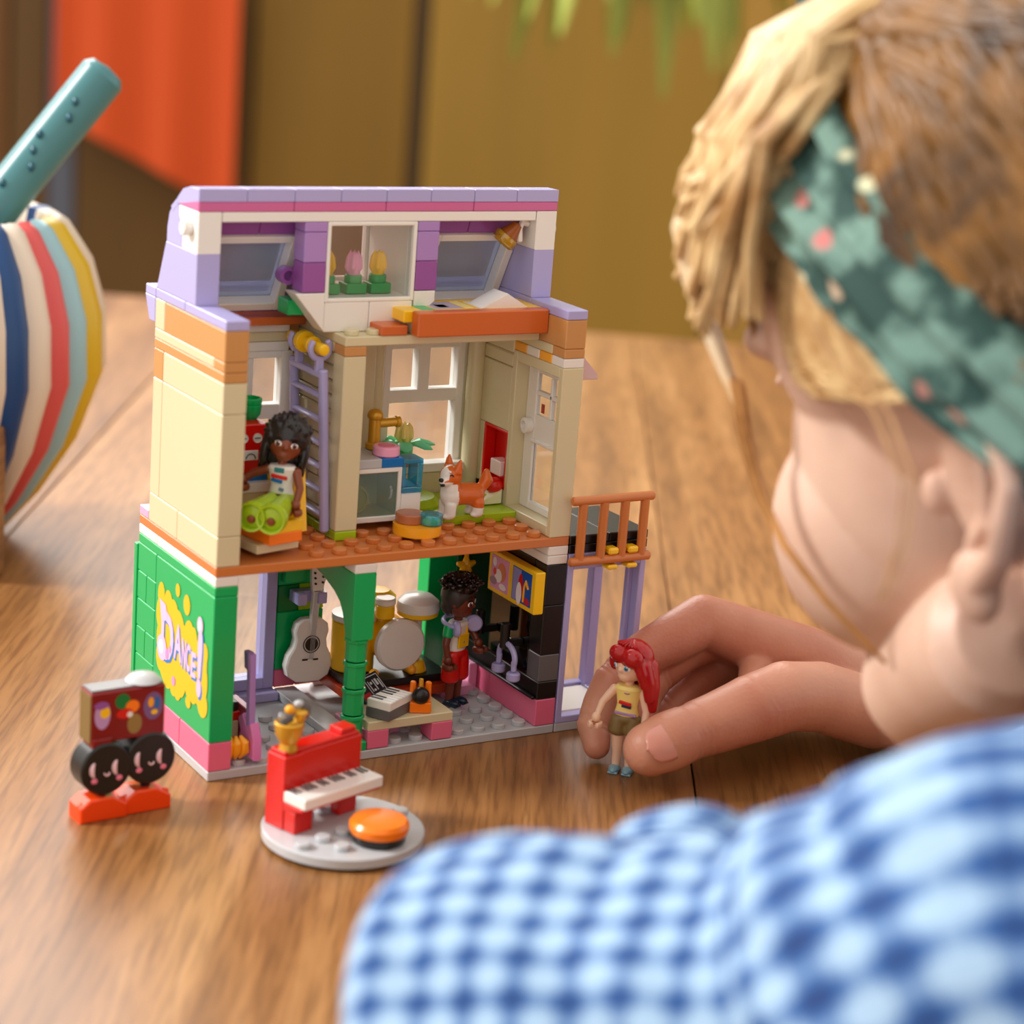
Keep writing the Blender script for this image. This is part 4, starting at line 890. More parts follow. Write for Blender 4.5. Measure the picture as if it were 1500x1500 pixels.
def right_wall():
    t = thing('picture_frame', 'yellow frame holding a pink picture and a blue picture on the black wall', 'picture', (14.5, 0, 5.45))
    mb = MB(); mb.box(0,.48,0,3.9,0,1.85,.04); mb.build('frame', YELLOW, t)
    a = MB().box(-.02,.01,2.2,3.65,.22,1.68,.004).build('picture', plastic('print_rose',(226,150,206)), t); b_ = MB().box(-.02,.01,.3,1.85,.22,1.68,.004).build('picture', plastic('print_blue_art',(24,84,176)), t)
    def disc(y,z,ry,rz,m,par,x=-.03,nm='print'):
        mb = MB(); flat_ellipse(mb,y,z,ry,rz,x); mb.build(nm,m,par)
    ar = plastic('print_orange_art',(222,120,70)); pw = PRW
    disc(2.75,1.05,.36,.42,ar,a); disc(3.0,.85,.3,.3,pw,a,-.034); disc(3.3,.98,.13,.16,RED,a,-.038); disc(3.35,1.4,.16,.2,pw,a,-.034); disc(3.38,.55,.3,.18,plastic('print_grey',(150,120,150)),a,-.036); disc(2.6,.45,.3,.14,pw,a,-.036)
    MB().box(-.026,-.022,1.15,1.8,.25,1.65,.001).build('print', plastic('print_mist',(150,150,210)), b_)
    disc(1.15,.9,.2,.6,RED,b_); disc(1.25,.6,.22,.5,pw,b_,-.034); disc(.6,.42,.26,.16,plastic('print_crimson',(190,40,70)),b_,-.034)
    MB().tube([(-.04,.85,.35),(-.04,.82,1.0),(-.04,.7,1.3),(-.04,.58,1.1),(-.04,.5,1.0)],.05,8).build('print', LORANGE, b_)
    for y, z in ((3.7, 3.55), (1.55, 3.6)):
        mb = MB(); mb.box(14.2,15,y-.16,y+.16,z,z+.3,.05).cyl((14.15,y,z-.05),.21,1.1,b=.03); mb.build('wall_peg', BLACK, H)
    t = thing('headphones', 'lavender toy headphones hanging from the black wall peg', 'headphones', (14.2, 1.35, 3.4))
    t.scale = (1.25, 1.25, 1.25)
    mb = MB(); mb.tube([(0,.42*math.cos(a)*1.25,.36*math.sin(a)*1.25-.15) for a in [math.radians(-25+230*i/14) for i in range(15)]],.1,8); mb.build('headband', LAV, t)
    for y in (-.5,.5): MB().cyl((0,y,-.85),.24,.3,'y' if False else 'z',b=.05).tube([(0,y,-.5),(0,y*.95,-.2)],.1,8).build('ear_cup', LAV, t)
    t = thing('star_ornament', 'golden star shaped ornament hanging in the back corner of the ground floor', 'ornament', (14.0, 5.0, 6.2))
    for k in range(5):
        a = k*PI*2/5; MB(RY(a)).tube([(0,0,.1),(0,0,.45)],[.2,.09],8).build('star_point', YELLOW, t)
    MB().tube([(0,0,.3),(0,0,1.4)],.1,8).build('star_stem', YELLOW, t); MB().ell((0,0,0),(.22,.16,.22)).build('star_centre', YELLOW, t)
right_wall()
def left_corner():
    t = thing('electric_guitar', 'pink and lavender toy electric guitar leaning by the left wall', 'guitar', (1.85, .45, .62), math.radians(10))
    MB().prism([(-.5,0),(.6,.1),(.7,.6),(.5,1.0),(.72,1.5),(.4,1.75),(.1,1.35),(-.2,1.5),(-.45,.9)],'x',-.02,.4,.05).build('body', plastic('guitar_pink',(222,130,196)), t)
    MB().prism([(-.12,1.2),(.16,1.2),(.3,4.3),(.02,4.3)],'x',.0,.28,.03).build('neck', MLAV, t); MB().prism([(.0,3.6),(.34,3.7),(.42,4.4),(.06,4.4)],'x',-.08,.2,.04).build('headstock', plastic('dusky_purple',(140,110,160)), t)
    t = thing('bananas', 'bunch of yellow toy bananas on the floor by the left wall', 'fruit', (1.3, .35, .62))
    for k in (-1, 0, 1): MB().tube([(.2*k,0,1.0),(.34*k,-.12,.75),(.36*k,-.1,.4),(.2*k,.0,.1)],[.07,.19,.2,.08],10).build('banana', LORANGE, t)
    t = thing('snack_stand', 'small pink toy stand with red and tan shelves near the left wall', 'stand', (1.2, 2.2, .42))
    MB().box(0,1.1,0,.9,0,.4).build('foot', RED, t); MB().box(0,1.05,0,.9,.4,1.1).build('shelf', TAN, t); MB().box(0,1.1,0,.9,1.1,1.5).build('shelf', RED, t); MB().box(1.12,1.45,-.6,1.2,.25,1.75).build('side_panel', PINK, t); MB().box(0,1.0,0,.9,1.5,1.9).build('top', BLACK, t)
    MB().cyl((.5,.4,1.9),.35,.5,seg=20).build('glass_jar', CCLR, t)
left_corner()
MB().box(12.9,14.5,4.4,5.6,.4,.82).build('plate', LPINK, H); MB().box(7.2,9.6,1.4,3.4,.4,.8).build('plate', LPINK, H); 

# ---------------------------------------------------------------- toys standing outside
def piano():
    t = thing('stage', 'round grey studded toy platform standing in front of the house', 'platform', (2.6, -6.75, 0))
    MB().lathe([(0,.12),(3.0,.12),(3.05,.16),(3.05,.48),(3.0,.52),(0,.52)],(0,0,0),'z',64).build('disc', GREY, t)
    st = MB().cyl((0,0,-.02),.3,.23,seg=16,b=.035).mesh('stud', GREY)
    R = Matrix.Rotation(math.radians(17.3),3,'Z')
    for i in range(-3,3):
        for j in range(-3,3):
            p = R @ V((i+.5,j+.5,0))
            if p.length > 2.7 or (j >= 0 and i > -5 and j < 1) : continue
            if (p-V((.65,-1.75,0))).length < 1.0: continue
            o = bpy.data.objects.new('stud', st); COL.objects.link(o); o.parent = t; o.location = V((p.x,p.y,.52))*S
    for a in range(10):
        q = 2*PI*a/10; MB(RZ(q)).box(2.3,2.9,-.35,.35,0,.14).build('foot', BLACK, t)
    t = thing('toy_piano', 'red toy upright piano with a white keyboard on the round grey platform', 'piano', (.28, -6.35, .53), math.radians(17.3))
    mb = MB(); mb.box(0,.95,0,1,0,2.85).box(.9,4.0,.1,1,.6,2.85); mb.build('case', RED, t)
    MB().box(.1,3.9,.15,.95,2.85,3.0).build('lid', RED, t); MB().box(3.0,3.75,.2,.9,3.0,3.22).build('lid_block', RED, t)
    MB().box(.05,.95,-.6,0,.0,.85).build('leg', RED, t); MB().box(2.6,3.5,-.3,.2,0,.8).build('leg', RED, t)
    MB().prism([(-1.0,1.12),(-1.0,1.0),(.1,.75),(.1,1.12)],'x',.02,4,.02).build('key_bed', RED, t)
    k = MB().box(.02,4.0,-1.15,.08,1.13,1.55).build('keyboard', WHITE, t)
    for i in range(1,20): MB().box(.2*i-.006,.2*i+.006,-1.14,-.05,1.545,1.556,.001).build('key_gap', GREY, k)
    for i in range(20):
        if i % 7 not in (0, 3): MB().box(.2*i-.045,.2*i+.045,-.5,-.02,1.55,1.59,.01).build('black_key', BLACK, k)
    t = thing('toy_stool', 'round orange topped toy stool on the grey platform', 'stool', (3.25, -8.35, .53))
    MB().lathe([(0,0),(.95,0),(1.0,.08),(1.0,.4),(0,.4)],(0,0,0),'z',36).build('base', BLACK, t); MB().lathe([(0,.36),(1.06,.36),(1.12,.5),(1.12,.68),(1.0,.84),(0,.88)],(0,0,0),'z',36).build('seat', ORANGE, t)
    t = thing('trophy', 'golden toy cup holding a small bird shaped flower on the red piano', 'trophy', (.62, -5.8, 3.4))
    MB().lathe([(0,0),(.3,0),(.36,.1),(.3,.35),(.5,.7),(.56,1.15),(.5,1.2),(.4,1.1),(0,1.0)],(0,0,0),'z',24).build('cup', GOLD, t)
    MB().lathe([(0,0),(.16,.05),(.22,.3),(.3,.42),(.2,.5),(0,.5)],(.42,-.05,1.1),'z',16).build('flower_cup', GOLD, t); MB().ell((.0,.0,1.65),(.2,.18,.18)).build('bird', LORANGE, t)
    MB().tube([(-.3,0,1.15),(.1,.05,1.3)],.14,8).build('bird_wing', DGREY, t); MB().ell((-.32,0,1.42),(.16,.14,.16)).build('bud', CCLR, t); MB().ell((.4,.1,1.8),(.2,.16,.14)).build('bud', GREY, t); MB().tube([(.5,.1,1.8),(.75,.1,1.55),(.72,.1,1.2)],[.12,.17,.1],8).build('tail', DGREY, t)
piano()
def note_speaker():
    t = thing('music_note_toy', 'toy music note with two smiling black round faces on orange red feet', 'toy', (-4.05, -1.15, 0), math.radians(4))
    DR = plastic('maroon_plastic', (128, 12, 18)); FOOT = plastic('orange_red_plastic', (246, 70, 10))
    for k, (x, y) in enumerate(((-1.05,-.15),(.8,-.05))):
        f = MB().prism([(-.95,0),(.95,0),(.95,.55),(.35,.9),(-.55,.9),(-.95,.6)],'y',y-.75,y+.35,.06); f.v = [v+V((x,0,0)) for v in f.v]; f = f.build('foot', FOOT, t)
        for xx in (-.8, .8): MB().ell((x+xx,y-.45,.62),(.16,.16,.12)).build('toe', FOOT, f)
        MB().tube([(x+.1,y-.2,.8),(x+.1,y-.2,1.1)],.2,10).build('ankle', BLACK, t)
        n = MB().cyl((x+.1,y-.65,2.0+.1*k),1.02,1.1,'y',seg=40,b=.07).build('note_head', BLACK, t)
        c = (x+.1, y-.68, 2.0+.1*k)
        for sx in (-1, 1):
            MB().tube([(c[0]+.45*sx-.16*math.cos(a)*1.0,c[1],c[2]+.05+.3*math.sin(a)) for a in [math.radians(-70+140*i/8)+0 for i in range(9)]],[.03,.06,.08,.1,.1,.1,.08,.06,.03],8).build('eye', plastic('face_pink',(246,206,214)), n)
            MB().ell((c[0]+.5*sx,c[1],c[2]-.38),(.13,.03,.11)).build('cheek', plastic('cheek_pink',(240,130,160)), n)
        MB().tube([(c[0]+.1*math.cos(a),c[1],c[2]-.12+.1*math.sin(a)) for a in [math.radians(180+180*i/6) for i in range(7)]],.035,6).build('mouth', MATS['face_pink'], n)
        MB(T(x+.1,y-.1,2.0)).lathe([(1.04,0),(1.1,.02),(1.1,.62),(1.04,.64)],(0,0,.1*k),'y',24,a0=.2,a1=1.9).build('rim_highlight_ring', plastic('ice_blue',(170,190,210)), t)  # pale blue arc paints the bluish highlight on the black drum's side
        MB().box(x-.45,x+.35,y-.55,y+.35,2.85,3.2).build('stem', DR, t)
    b = MB().box(-1.55,1.45,-.62,.42,3.0,5.0,.06).build('beam', DR, t)
    MB().box(-1.57,-1.5,-.58,.38,3.0,4.9,.02).build('side_cover', GOLD if False else plastic('olive_brown',(120,96,50)), b)
    MB().box(-1.5,1.4,-.5,.35,4.98,5.06,.02).build('top_tile', DGREY, b); MB().lathe([(0,.3),(.5,.2),(.7,0),(0,0)],(.8,0,5.05),'z',20).build('top_dome', GREY, b)
    def disc(x,z,rx,rz,m,y=-.625):
        mb = MB(); n=20; mb.poly([(x+rx*math.cos(2*PI*i/n),y,z+rz*math.sin(2*PI*i/n)) for i in range(n)]); mb.build('sticker', m, b)
    LL = plastic('sticker_lilac',(190,150,200)); 
    disc(-1.1,4.1,.32,.55,LL); disc(-1.0,4.2,.2,.22,YELLOW,-.63); disc(-1.15,4.5,.3,.15,PURP,-.634); disc(-.3,4.55,.3,.3,DGREEN); disc(.1,4.3,.28,.25,ORANGE,-.63); disc(-.2,4.05,.35,.2,RED,-.634); disc(.2,3.6,.3,.4,plastic('sticker_olive',(150,120,60)),-.636); disc(0,4.0,.12,.12,WHITE,-.64)
    disc(.95,4.2,.4,.55,plastic('sticker_mauve',(120,90,140))); disc(.85,4.35,.12,.2,LORANGE,-.63); disc(1.1,4.3,.1,.25,BLUE,-.634); disc(1.0,3.95,.14,.1,YELLOW,-.634)
note_speaker()

# ---------------------------------------------------------------- far table things
def inv_table(u, v):
    d = FW+RT*((u-750)/3241.594)-UP*((v-749.5)/3241.594); return CAM-d*(CAM.z/d.z)
VP_ = inv_table(-98, 780)
def vase():
    t = thing('striped_vase', 'large ribbed white vase with blue, red and yellow stripes on the table', 'vase', (VP_.x, VP_.y, 0))
    cream = mat('vase_glaze', (224, 208, 190), .35); vb = mat('vase_blue', (10, 64, 120), .35); vr = mat('vase_red', (214, 84, 84), .35); vy = mat('vase_yellow', (214, 176, 20), .35); vm = mat('vase_sky', (150, 190, 200), .35)
    prof = [(2.6,0),(3.6,.6),(5.4,2.8),(7.2,5.8),(8.4,9.4),(8.3,12.4),(7.6,14.9),(6.4,16.8),(5.8,17.2),(5.2,17.1),(5.0,16.0)]
    n = 14; colors = [cream, vb, cream, cream, vr, vm, vy]; sub = 6
    def rib(a0, a1, m):
        vs = []; fs = []
        for r, h in prof:
            for i in range(sub+1):
                a = a0+(a1-a0)*i/sub; k = 1+.045*math.sin(PI*i/sub); vs.append((r*k*math.cos(a), r*k*math.sin(a), h))
        for j in range(len(prof)-1):
            for i in range(sub): q = j*(sub+1)+i; fs.append([q, q+1, q+sub+2, q+sub+1])
        return MB().add(vs, fs).build('rib', m, t, ang=60)
    angs = []; a = math.radians(-121.6+39)
    pat = [(.15,vb),(.17,cream),(.16,vr),(.2,vm),(.3,vy),(.40,cream),(.22,vb),(.36,cream),(.2,vr),(.3,cream),(.16,vy),(.4,cream),(.2,vb),(.4,cream),(.2,vr),(.3,vm),(.2,vy),(.2,vb),(3,cream)]
    tot = sum(p[0] for p in pat); rem = 2*PI
    k = 0
    while rem > 1e-6:
        w_, m = pat[k % len(pat)]; w_ = min(w_, rem); rib(a, a+w_, m); a += w_; rem -= w_; k += 1
    MB().cyl((0,0,0),2.7,.1,seg=32).build('foot', cream, t)
    t = thing('teal_tube', 'teal glazed tube standing inside the striped vase', 'tube', (VP_.x, VP_.y, 14))
    dv = (VP_+V((0,0,16))-CAM).dot(FW); a_, b_ = at(-60,372,dv)-V((VP_.x,VP_.y,14)), at(150,110,dv)-V((VP_.x,VP_.y,14))
    mb = MB(); mb.tube([a_, a_.lerp(b_,.5), b_], 1.2, 20); mb.build('tube', mat('teal_glaze', (72, 130, 136), .3), t)
    for k in range(8):
        rnd = random.Random(k); p = a_.lerp(b_, .2+.09*k); MB().ell(p-FW*1.1+RT*.5*math.cos(k*2),(.18,.3,.25)).build('speckle', mat('teal_speck',(20,84,100),.3), t)
vase()
def plant():
    t = thing('pot_plant', 'green leafy plant hanging in a clay pot before the panelled wall', 'plant', tuple((room @ V((250, -22, -92)))))
    MB().lathe([(0,134),(8,134),(11,150),(12,152),(10,152),(9,148),(0,148)],(0,0,0),'z',24).build('pot', plastic('clay',(170,100,70)), t)
    for k in range(3):
        a = 2*PI*k/3; MB().tube([(11*math.cos(a),11*math.sin(a),151),(0,0,220)], .35, 6).build('cord', TAN, t)
    MB().tube([(0,0,220),(0,0,332)], .35, 6).build('cord', TAN, t)
    lm = mat('leaf', (150, 160, 60), .5); rnd = random.Random(11)
    for i in range(70):
        a = rnd.uniform(0, 2*PI); L_ = rnd.uniform(12, 26); e = rnd.uniform(-1.2, .9)
        p0 = V((8*math.cos(a),8*math.sin(a),148-rnd.uniform(0,4))); d = V((math.cos(a)*math.cos(e)*.8, math.sin(a)*math.cos(e)*.8, math.sin(e)))
        pts = [p0, p0+d*L_*.4+V((0,0,-3)), p0+d*L_*.75+V((0,0,-11)), p0+d*L_+V((0,0,-20))]
        MB().tube(pts, [.5,2.2,2.6,.4], 8, flat=.25).build('leaf', lm, t)
plant()
q = inv_table(6, 855)
t = thing('wooden_block', 'brown wooden block standing at the left edge in front of the vase', 'block', (q.x, q.y, 0), TANG)
MB().box(0,2.0,.5,5.0,0,7.6,.1).build('block', WOOD, t)
# ---------------------------------------------------------------- the child
person = thing('person', 'blonde child in blue plaid shirt and green headband holding the red haired doll', 'person', (0,0,0))
CM = 1/0.8
HC = CAM + (RT*15.0 + UP*2.80 + FW*55.938)*CM       # head centre
HF = (RT*-.726 + UP*.003 - FW*-.688).normalized(); HU = (RT*-.209 + UP*.952 - FW*.225); HU = (HU-HF*HU.dot(HF)).normalized(); HL = HU.cross(HF).normalized()
_a = math.radians(9); HF, HL = HF*math.cos(_a)-HL*math.sin(_a), HL*math.cos(_a)+HF*math.sin(_a)
HM = Matrix.Translation(HC) @ Matrix((HF*CM, HL*CM, HU*CM)).transposed().to_4x4()    # face forward, child's left, up, in cm
def skin_nodes(nt, b):
    N = nt.nodes; L = nt.links
    tc = N.new('ShaderNodeTexCoord'); n1 = N.new('ShaderNodeTexNoise'); n1.inputs['Scale'].default_value = 26; n1.inputs['Detail'].default_value = 4
    cr = N.new('ShaderNodeValToRGB'); e = cr.color_ramp.elements; e[0].position = .3; e[0].color = (*lin((196,156,134)),1); e[1].position = .7; e[1].color = (*lin((214,180,160)),1)
    c2 = N.new('ShaderNodeValToRGB'); e = c2.color_ramp.elements; e[0].position = .35; e[0].color = (*lin((190,118,94)),1); e[1].position = .65; e[1].color = (*lin((208,148,122)),1)
    gm = N.new('ShaderNodeNewGeometry'); ds = N.new('ShaderNodeVectorMath'); ds.operation = 'DISTANCE'; ds.inputs[1].default_value = tuple(at(1010,1020,93)*S); mr = N.new('ShaderNodeMapRange'); mr.inputs[1].default_value = .03; mr.inputs[2].default_value = .14
    mx = N.new('ShaderNodeMix'); mx.data_type = 'RGBA'; L.new(gm.outputs['Position'], ds.inputs[0]); L.new(ds.outputs['Value'], mr.inputs[0]); L.new(mr.outputs[0], mx.inputs[0]); L.new(n1.outputs['Fac'], c2.inputs[0]); L.new(c2.outputs[0], mx.inputs[6]); L.new(cr.outputs[0], mx.inputs[7])
    L.new(tc.outputs['Object'], n1.inputs[0]); L.new(n1.outputs['Fac'], cr.inputs[0]); L.new(mx.outputs[2], b.inputs['Base Color'])
    b.inputs['Roughness'].default_value = .45; b.inputs['Subsurface Weight'].default_value = .25; b.inputs['Subsurface Radius'].default_value = (1,.35,.2); b.inputs['Subsurface Scale'].default_value = .006
    n2 = N.new('ShaderNodeTexNoise'); n2.inputs['Scale'].default_value = 900; n2.inputs['Detail'].default_value = 2
    v = N.new('ShaderNodeTexVoronoi'); v.inputs['Scale'].default_value = 700; L.new(tc.outputs['Object'], v.inputs[0])
    L.new(tc.outputs['Object'], n2.inputs[0]); bp = N.new('ShaderNodeBump'); bp.inputs['Strength'].default_value = .25; bp.inputs['Distance'].default_value = .0003
    L.new(v.outputs['Distance'], bp.inputs['Height']); L.new(bp.outputs[0], b.inputs['Normal'])
SKIN = noise_mat('skin', skin_nodes)
NAIL = mat('fingernail', (216, 150, 134), .22)
def ctube(mb, pts, seg=14):
    """tapered limb through (pixel u, pixel v, distance, radius)"""
    mb.tube([at(u,v,d) for u,v,d,r in pts], [r for *_, r in pts], 28, caps=False)
    for u,v,d,r in pts: mb.ell(at(u,v,d), r, seg=28, rings=18)
mb = MB(HM)
mb.ell((-1,0,4), (9.1,7.1,8.1), seg=96, rings=60); mb.ell((3.6,0,3.6), (4.8,6.3,6.0), seg=72, rings=44); mb.ell((3.6,0,-1), (4.9,6.0,6.2), seg=80, rings=50)
for s in (-1, 1):
    mb.ell((5.0,3.7*s,-2.6), (3.0,2.5,3.3), seg=60, rings=36); mb.ell((6.3,3.0*s,3.0), (1.6,2.6,.9)); mb.tube([(0,5.2*s,-4.6),(4.6,3.4*s,-7.0)], [2.0,1.8], 40)
    mb.tube([(.2,6.5*s,2.2),(-1.4,6.9*s,2.9),(-2.7,7.3*s,2.0),(-2.9,7.3*s,.2),(-2.0,7.1*s,-1.6),(-.9,6.7*s,-2.5)], [.3,.42,.42,.4,.38,.5], 10)   # ear rim
    mb.ell((-.8,6.75*s,-2.6), (.72,.42,.95)); mb.ell((-1.6,6.4*s,.2), (1.5,.35,2.3)); mb.tube([(-.9,6.7*s,1.3),(-1.9,6.95*s,.6),(-1.7,6.9*s,-.9),(-.8,6.6*s,-1.6)],[.25,.26,.28,.25],8); mb.ell((.1,6.5*s,-.4), (.4,.4,.6))
mb.ell((3.4,0,-5.4), (4.7,4.6,3.3), seg=60, rings=36); mb.ell((6.7,0,-8.0), (1.9,2.2,1.6), seg=40, rings=24); mb.tube([(7.9,0,2.2),(8.9,0,.2),(9.7,0,-1.3)], [.7,.75,.85], 12)
for s in (-1, 1): mb.ell((8.9,.8*s,-1.6), (.7,.55,.5))
mb.ell((8.0,0,-4.1), (1.0,1.9,.55)); mb.ell((7.8,0,-5.1), (1.0,1.7,.65)); mb.ell((6.6,0,-6.2), (1.8,2.6,2.0))
mb.tube([(-2.0,0,-3),(-4,0,-9),(-6.5,0,-15)], [4.8,4.2,4.4], 60)
mb.M = Matrix()
neck = HM @ V((-6.5,0,-15)); 
def tp(t, n, z): return TDIR*t+NDIR*n+V((0,0,z))
chest = tp(-36, 36, 14)
mb.tube([neck, chest, tp(-52,36,6), tp(-54,36,-16)], [6, 8, 9.5, 9.5], 40)
rs = tp(-22,42,9); elbow = at(1800,1275,76)
mb.tube([chest, rs, elbow], [6,4.0,2.9], 24)
# right forearm, palm and fingers
ctube(mb, [(1800,1275,76,2.7),(1650,1195,82,2.3),(1500,1112,88.3,2.0),(1390,1066,92.3,1.8),(1300,1035,95,1.75)], 24)
ctube(mb, [(1300,1020,96.2,1.5),(1180,965,95.6,1.45),(1100,935,95.2,1.3),(1030,908,94.6,1.12)], 16)
ctube(mb, [(1300,1030,97,1.4),(1180,985,97,1.3),(1105,950,96.6,1.15),(1050,930,96,1.05)], 14)
ctube(mb, [(1300,1030,97.3,1.25),(1190,990,97.6,1.15),(1120,965,97.8,1.05),(1075,955,97.6,.98)], 14)
ctube(mb, [(1310,1030,97.6,1.2),(1200,1005,98.2,1.0),(1140,985,98.8,.9),(1100,970,98.8,.85)], 14)
ctube(mb, [(1280,1045,94.5,1.5),(1200,1020,93.4,1.5),(1150,1020,92.4,1.5),(1100,1038,91.4,1.42)], 16)                      # ball of the thumb
ctube(mb, [(1100,1038,91.4,1.4),(1050,1058,90.6,1.26),(1012,1071,90.0,1.16)], 16); ctube(mb, [(1012,1071,90,1.16),(978,1086,89.4,1.22),(952,1097,89.0,1.1)], 16)
ctube(mb, [(1030,908,94.6,1.12),(985,935,94,1.08),(945,958,93.5,1.0),(900,1000,93,.94)], 16); ctube(mb, [(900,1000,93,.94),(882,1032,92.9,.84),(870,1060,92.5,.74),(874,1092,92.0,.58)], 14)
ctube(mb, [(1050,930,96,1.05),(1000,950,95.2,1.02),(960,985,94.4,.95)], 14); ctube(mb, [(960,985,94.4,.93),(940,1020,93.6,.84),(936,1055,93,.78),(945,1080,92.6,.62)], 14)
ctube(mb, [(1075,955,97.6,.98),(1040,985,97,.95),(1008,1010,96.2,.9)], 14); ctube(mb, [(1008,1010,96.2,.88),(980,1040,95.2,.8),(968,1062,94.4,.74),(975,1080,93.8,.6)], 14)
ctube(mb, [(1100,970,98.8,.85),(1070,995,98.2,.82),(1040,1018,97.6,.76)], 14); ctube(mb, [(1040,1018,97.6,.76),(1012,1042,96.8,.7),(1000,1068,96.2,.62),(1004,1080,95.6,.52)], 14)
ctube(mb, [(1110,975,94.8,.8),(1105,1005,93.6,.75),(1110,1030,92.4,.8)], 12)     # web between thumb and palm
def rest(me, k=1.0):      # whatever rests on the table is pressed flat on it
    for v_ in me.vertices:
        p = v_.co*k
        if p.z < .06 and p.dot(TDIR) > -41: v_.co.z = .06/k
CREASES = []
for a_, b_, ofs in ((( 1012,1071,90.0),(952,1097,89.0),(-.34,-.1,.16,.36)), ((900,1000,93),(985,935,94),(-.2,.05,.25)), ((870,1060,92.5),(900,1000,93),(-.08,.12)), ((960,985,94.4),(1050,930,96),(-.15,.1)), ((1100,1038,91.4),(1012,1071,90),(-.5,-.2))):
    p, q = at(*a_), at(*b_); ax = (q-p).normalized()
    for o_ in ofs: CREASES.append((p+ax*o_, (ax+UP*.12*(o_*3)).normalized(), 1.6))
def crease(me):
    rest(me)
    nr = [v_.normal.copy() for v_ in me.vertices]
    for v_, n_ in zip(me.vertices, nr):
        dz = 0
        if (v_.co-CREASES[0][0]).length > 9: continue
        for p, ax, r in CREASES:
            d = v_.co-p
            if d.length < r:
                s_ = d.dot(ax)+.05*math.sin(7*d.z); dz -= .055*math.exp(-(s_/.075)**2)*(1-(d.length/r)**4)
        if dz: v_.co += n_*dz
body = fuse(mb, 'body', SKIN, person, .085, 16, factor=.5, fine=crease)
# creases and nails
def nail(u, v, d, r, nrm, ax, w_, l_):
    """a curved plate lying on the finger surface: width w_, length l_ (half sizes)"""
    a = ax.normalized(); n = (nrm-a*nrm.dot(a)).normalized(); sd = n.cross(a); c = at(u, v, d)
    M = Matrix.Translation(c) @ Matrix((a, sd, n)).transposed().to_4x4(); vs = []; fs = []; k = 12
    for i in range(k+1):
        for j in range(k+1):
            x = -1+2*i/k; y = -1+2*j/k; wx = w_*(1-.12*x)*math.sqrt(max(.0, 1-abs(x)**3)) if abs(x) < 1 else 0.02
            yy = wx*y; vs.append((l_*x+.1*l_*(1-y*y)*x, yy, math.sqrt(max(.01, r*r-yy*yy))-.05-.10*max(0, x)**2))
    for i in range(k):
        for j in range(k): q = i*(k+1)+j; fs.append([q, q+k+1, q+k+2, q+1])
    o = MB(M).add(vs, fs).build('fingernail', NAIL, person, ang=60); md = o.modifiers.new('t', 'SOLIDIFY'); md.thickness = .0004
tdir = at(952,1097,89)-at(1012,1071,90)
nail(956,1096,89.05, 1.2, -FW*.9+UP*.15-RT*.0, tdir, .78, .82)
# eyes and brows (on the face, turned away)
for s in (-1, 1):
    e = MB(HM).ell((6.35,2.5*s,1.1), (1.15,1.2,1.1)).build('eyeball', EYEW, person); MB(HM).ell((7.42,2.55*s,.95), (.2,.5,.5)).build('iris', EYEBL, e)
    MB(HM).tube([(8.0,1.4*s,3.5),(8.2,2.8*s,4.0),(7.2,4.6*s,3.8),(6.4,5.4*s,3.2)], [.12,.22,.2,.1], 8).build('eyebrow', mat('brow_blonde',(170,120,70),.6), person)
    MB(HM).tube([(7.9,1.9*s,1.7),(7.9,3.0*s,1.9),(7.2,4.1*s,1.6)], [.1,.16,.1], 8).build('eyelid', SKIN, person)
MB(HM).tube([(8.4,-1.7,-4.6),(8.95,0,-4.5),(8.4,1.7,-4.6)], [.12,.35,.12], 8).build('lips', mat('lips',(206,120,116),.4), person)

# ---- hair
def hair_nodes(c0, c1):
    def f(nt, b):
        N = nt.nodes; L = nt.links
        tc = N.new('ShaderNodeTexCoord'); n1 = N.new('ShaderNodeTexNoise'); n1.inputs['Scale'].default_value = 45; n1.inputs['Detail'].default_value = 5; n1.inputs['Distortion'].default_value = 1.0
        cr = N.new('ShaderNodeValToRGB'); e = cr.color_ramp.elements; e[0].position = .35; e[0].color = (*lin(c0),1); e[1].position = .65; e[1].color = (*lin(c1),1)
        L.new(tc.outputs['Object'], n1.inputs[0]); L.new(n1.outputs['Fac'], cr.inputs[0]); L.new(cr.outputs[0], b.inputs['Base Color']); b.inputs['Roughness'].default_value = .45
    return f
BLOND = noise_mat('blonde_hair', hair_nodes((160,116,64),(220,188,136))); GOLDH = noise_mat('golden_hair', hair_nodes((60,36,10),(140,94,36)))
def onhead(f, u, out=0.0, s=1):
    k = 1-((f+1)/(9.2+out))**2-((u-4)/(8.2+out))**2
    return V((f, s*(7.15+out)*math.sqrt(max(k, 0.0)), u))
def dirpt(az, el, out):      # point over the cranium: az from the crown's front, el up
    d = V((math.cos(el)*math.cos(az), math.cos(el)*math.sin(az), math.sin(el)))
    return V((-1+d.x*(9.2+out), d.y*(7.15+out), 4+d.z*(8.2+out)))
mb = MB(HM)
mb.ell((-1.4,0,4.4), (9.4,7.5,8.6), seg=32, rings=20); mb.ell((-5,0,-1), (5.5,6.6,6.5), seg=24, rings=14)
hb = fuse(mb, 'hair', GOLDH, person, .22, 2)
